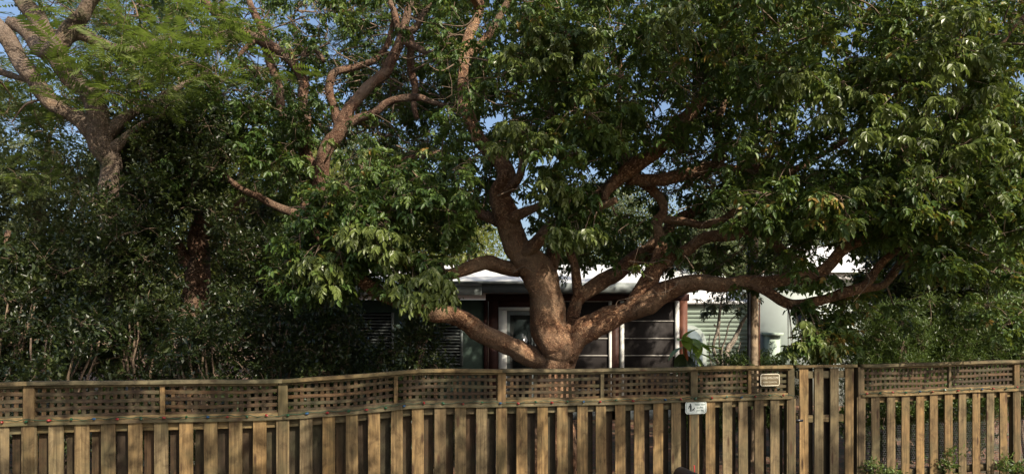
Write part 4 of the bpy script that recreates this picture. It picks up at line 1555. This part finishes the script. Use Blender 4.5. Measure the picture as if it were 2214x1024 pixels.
for px, py, L, W, yaw, tilt, mk in [(1476, 735, .30, .14, -.9, -.9, 'bright'), (1484, 742, .26, .13, -2.2, -.5, 'bright'), (1500, 740, .28, .13, -.6, .2, 'bright'),
                                    (1505, 752, .34, .13, -.3, -.3, 'bright'), (1472, 765, .34, .15, -1.9, .9, 'shrub'), (1486, 770, .36, .14, -1.4, 1.1, 'shrub'),
                                    (1495, 765, .30, .12, -.7, .6, 'bright'), (1478, 750, .3, .12, -2.8, .3, 'bright'), (1512, 765, .26, .10, -.4, .2, 'bright'), (1480, 728, .26, .13, -1.5, .5, 'bright'), (1494, 732, .24, .12, -1.2, .3, 'bright'), (1506, 742, .24, .12, -1.7, .6, 'bright')]:
    o, tb_ = big_leaf(px, py, L, W, yaw, tilt, M[mk])
    obj('leaf_stalk', tb_.mesh('leaf_stalk', M['hedge'] if 0 else M['bright']), pt)
tb_ = Tubes()
tb_.add(catmull([(Vector((0, 0, 1.2)), .03), (Vector((-.03, 0, 1.75)), .04), (Vector((-.07, -.02, 2.05)), .015)], 4), 8)
obj('orange_stalk', tb_.mesh('orange_stalk', M['orange_leaf']), pt)

# low garden plants seen over and through the fence on the right
low = ['low light-green shrub at the foot of the small pale-stemmed tree', 'low light shrub behind the lattice beside the pole', 'light-green shrub behind the plaque sign',
       'leafy shrub seen through the open pickets right of the gate', 'green shrub behind the middle pickets of the right fence']
for i, (px, pyt, Y, wd) in enumerate(((1520, 800, 11.5, .5), (1610, 778, 12.6, .5), (1668, 770, 12.6, .45), (1900, 860, 10.6, .6), (2040, 850, 10.6, .6))):
    x = hx(px, Y)
    s = Tree('low_shrub', low[i], 'shrub', Vector((x, Y, 0)), M['twig'], 'low shrubs in the sunny right garden')
    zt_ = hz(pyt, Y)
    for k in range(5):
        a = random.uniform(0, 6.3)
        s.limb3([(Vector((x, Y, 0)), .015), (Vector((x + .2 * math.cos(a), Y + .2 * math.sin(a), zt_ * .8)), .006)], 'stem', 5, .1, 3)
    BARE[:] = []
    for _ in range(30):
        zz = random.uniform(.3, 1) * zt_
        s.clump((x + random.uniform(-wd, wd) * .8, Y + random.uniform(-.4, .4), zz), .14, 6, .75, random.uniform(-.1, .2))
    BARE[:] = BARE_SAVE
    s.finish('simple', M['hedge'], 'leaves')

# weeds at the foot of the right fence
gr = Tubes()
gv, gq, gt = [], [], []
for _ in range(9000):
    u = random.uniform(-1, U2)
    v = random.uniform(.02, 1.3)
    if u < fu(1700) and random.random() < .5:
        continue
    p = FP0 + FD * u + FN * v
    h = random.uniform(.08, .22) + (.24 if u > fu(1850) and v < .5 else 0) * random.random()
    a = random.uniform(0, 6.3)
    ln = Vector((math.cos(a), math.sin(a), 0)) * h * random.uniform(.2, .7)
    s_ = Vector((-math.sin(a), math.cos(a), 0)) * .004
    o = len(gv)
    gv += [p - s_, p + s_, p + ln * .5 + s_ * .7 + Vector((0, 0, h * .7)), p + ln + Vector((0, 0, h))]
    gq.append((o, o + 1, o + 2, o + 3))
    gt += [random.random()] * 4
gm = mesh_np('grass', [tuple(v) for v in gv], gq, M['hedge'], gt)
go = obj('grass', gm, None, kind='stuff')
go['label'] = 'rough grass growing along the foot of the fence'
go['category'] = 'grass'
wl = ['leafy weed at the foot of the first picket right of the gate', 'pale-leaved weed before the fourth picket right of the gate', 'green weed before the fence near the right edge',
      'small weed in the gap right of the gate post', 'grassy weed at the bottom right corner']
for i, (px, py) in enumerate(((1875, 1005), (2035, 985), (2150, 990), (1915, 1008), (2190, 998))):
    p = fence_at(px, py, .12)
    s = Tree('weed', wl[i], 'weed', Vector((p.x, p.y, 0)), M['twig'], 'weeds at the foot of the right fence')
    s.limb3([(Vector((p.x, p.y, 0)), .006), (Vector((p.x + .02, p.y, p.z * .6)), .005), (Vector((p.x, p.y, p.z)), .002)], 'stem', 5, .1, 4)
    s.limb3([(Vector((p.x, p.y, 0)), .005), (Vector((p.x - .05, p.y, p.z * .5)), .004), (Vector((p.x - .08, p.y, p.z * .8)), .002)], 'stem', 5, .1, 4)
    for _ in range(4):
        s.clump((p.x + random.uniform(-.07, .07), p.y + random.uniform(-.03, .03), p.z - random.uniform(0, .2)), .05, 2, .6, .2)
    s.finish('simple', M['hedge'], 'leaves')
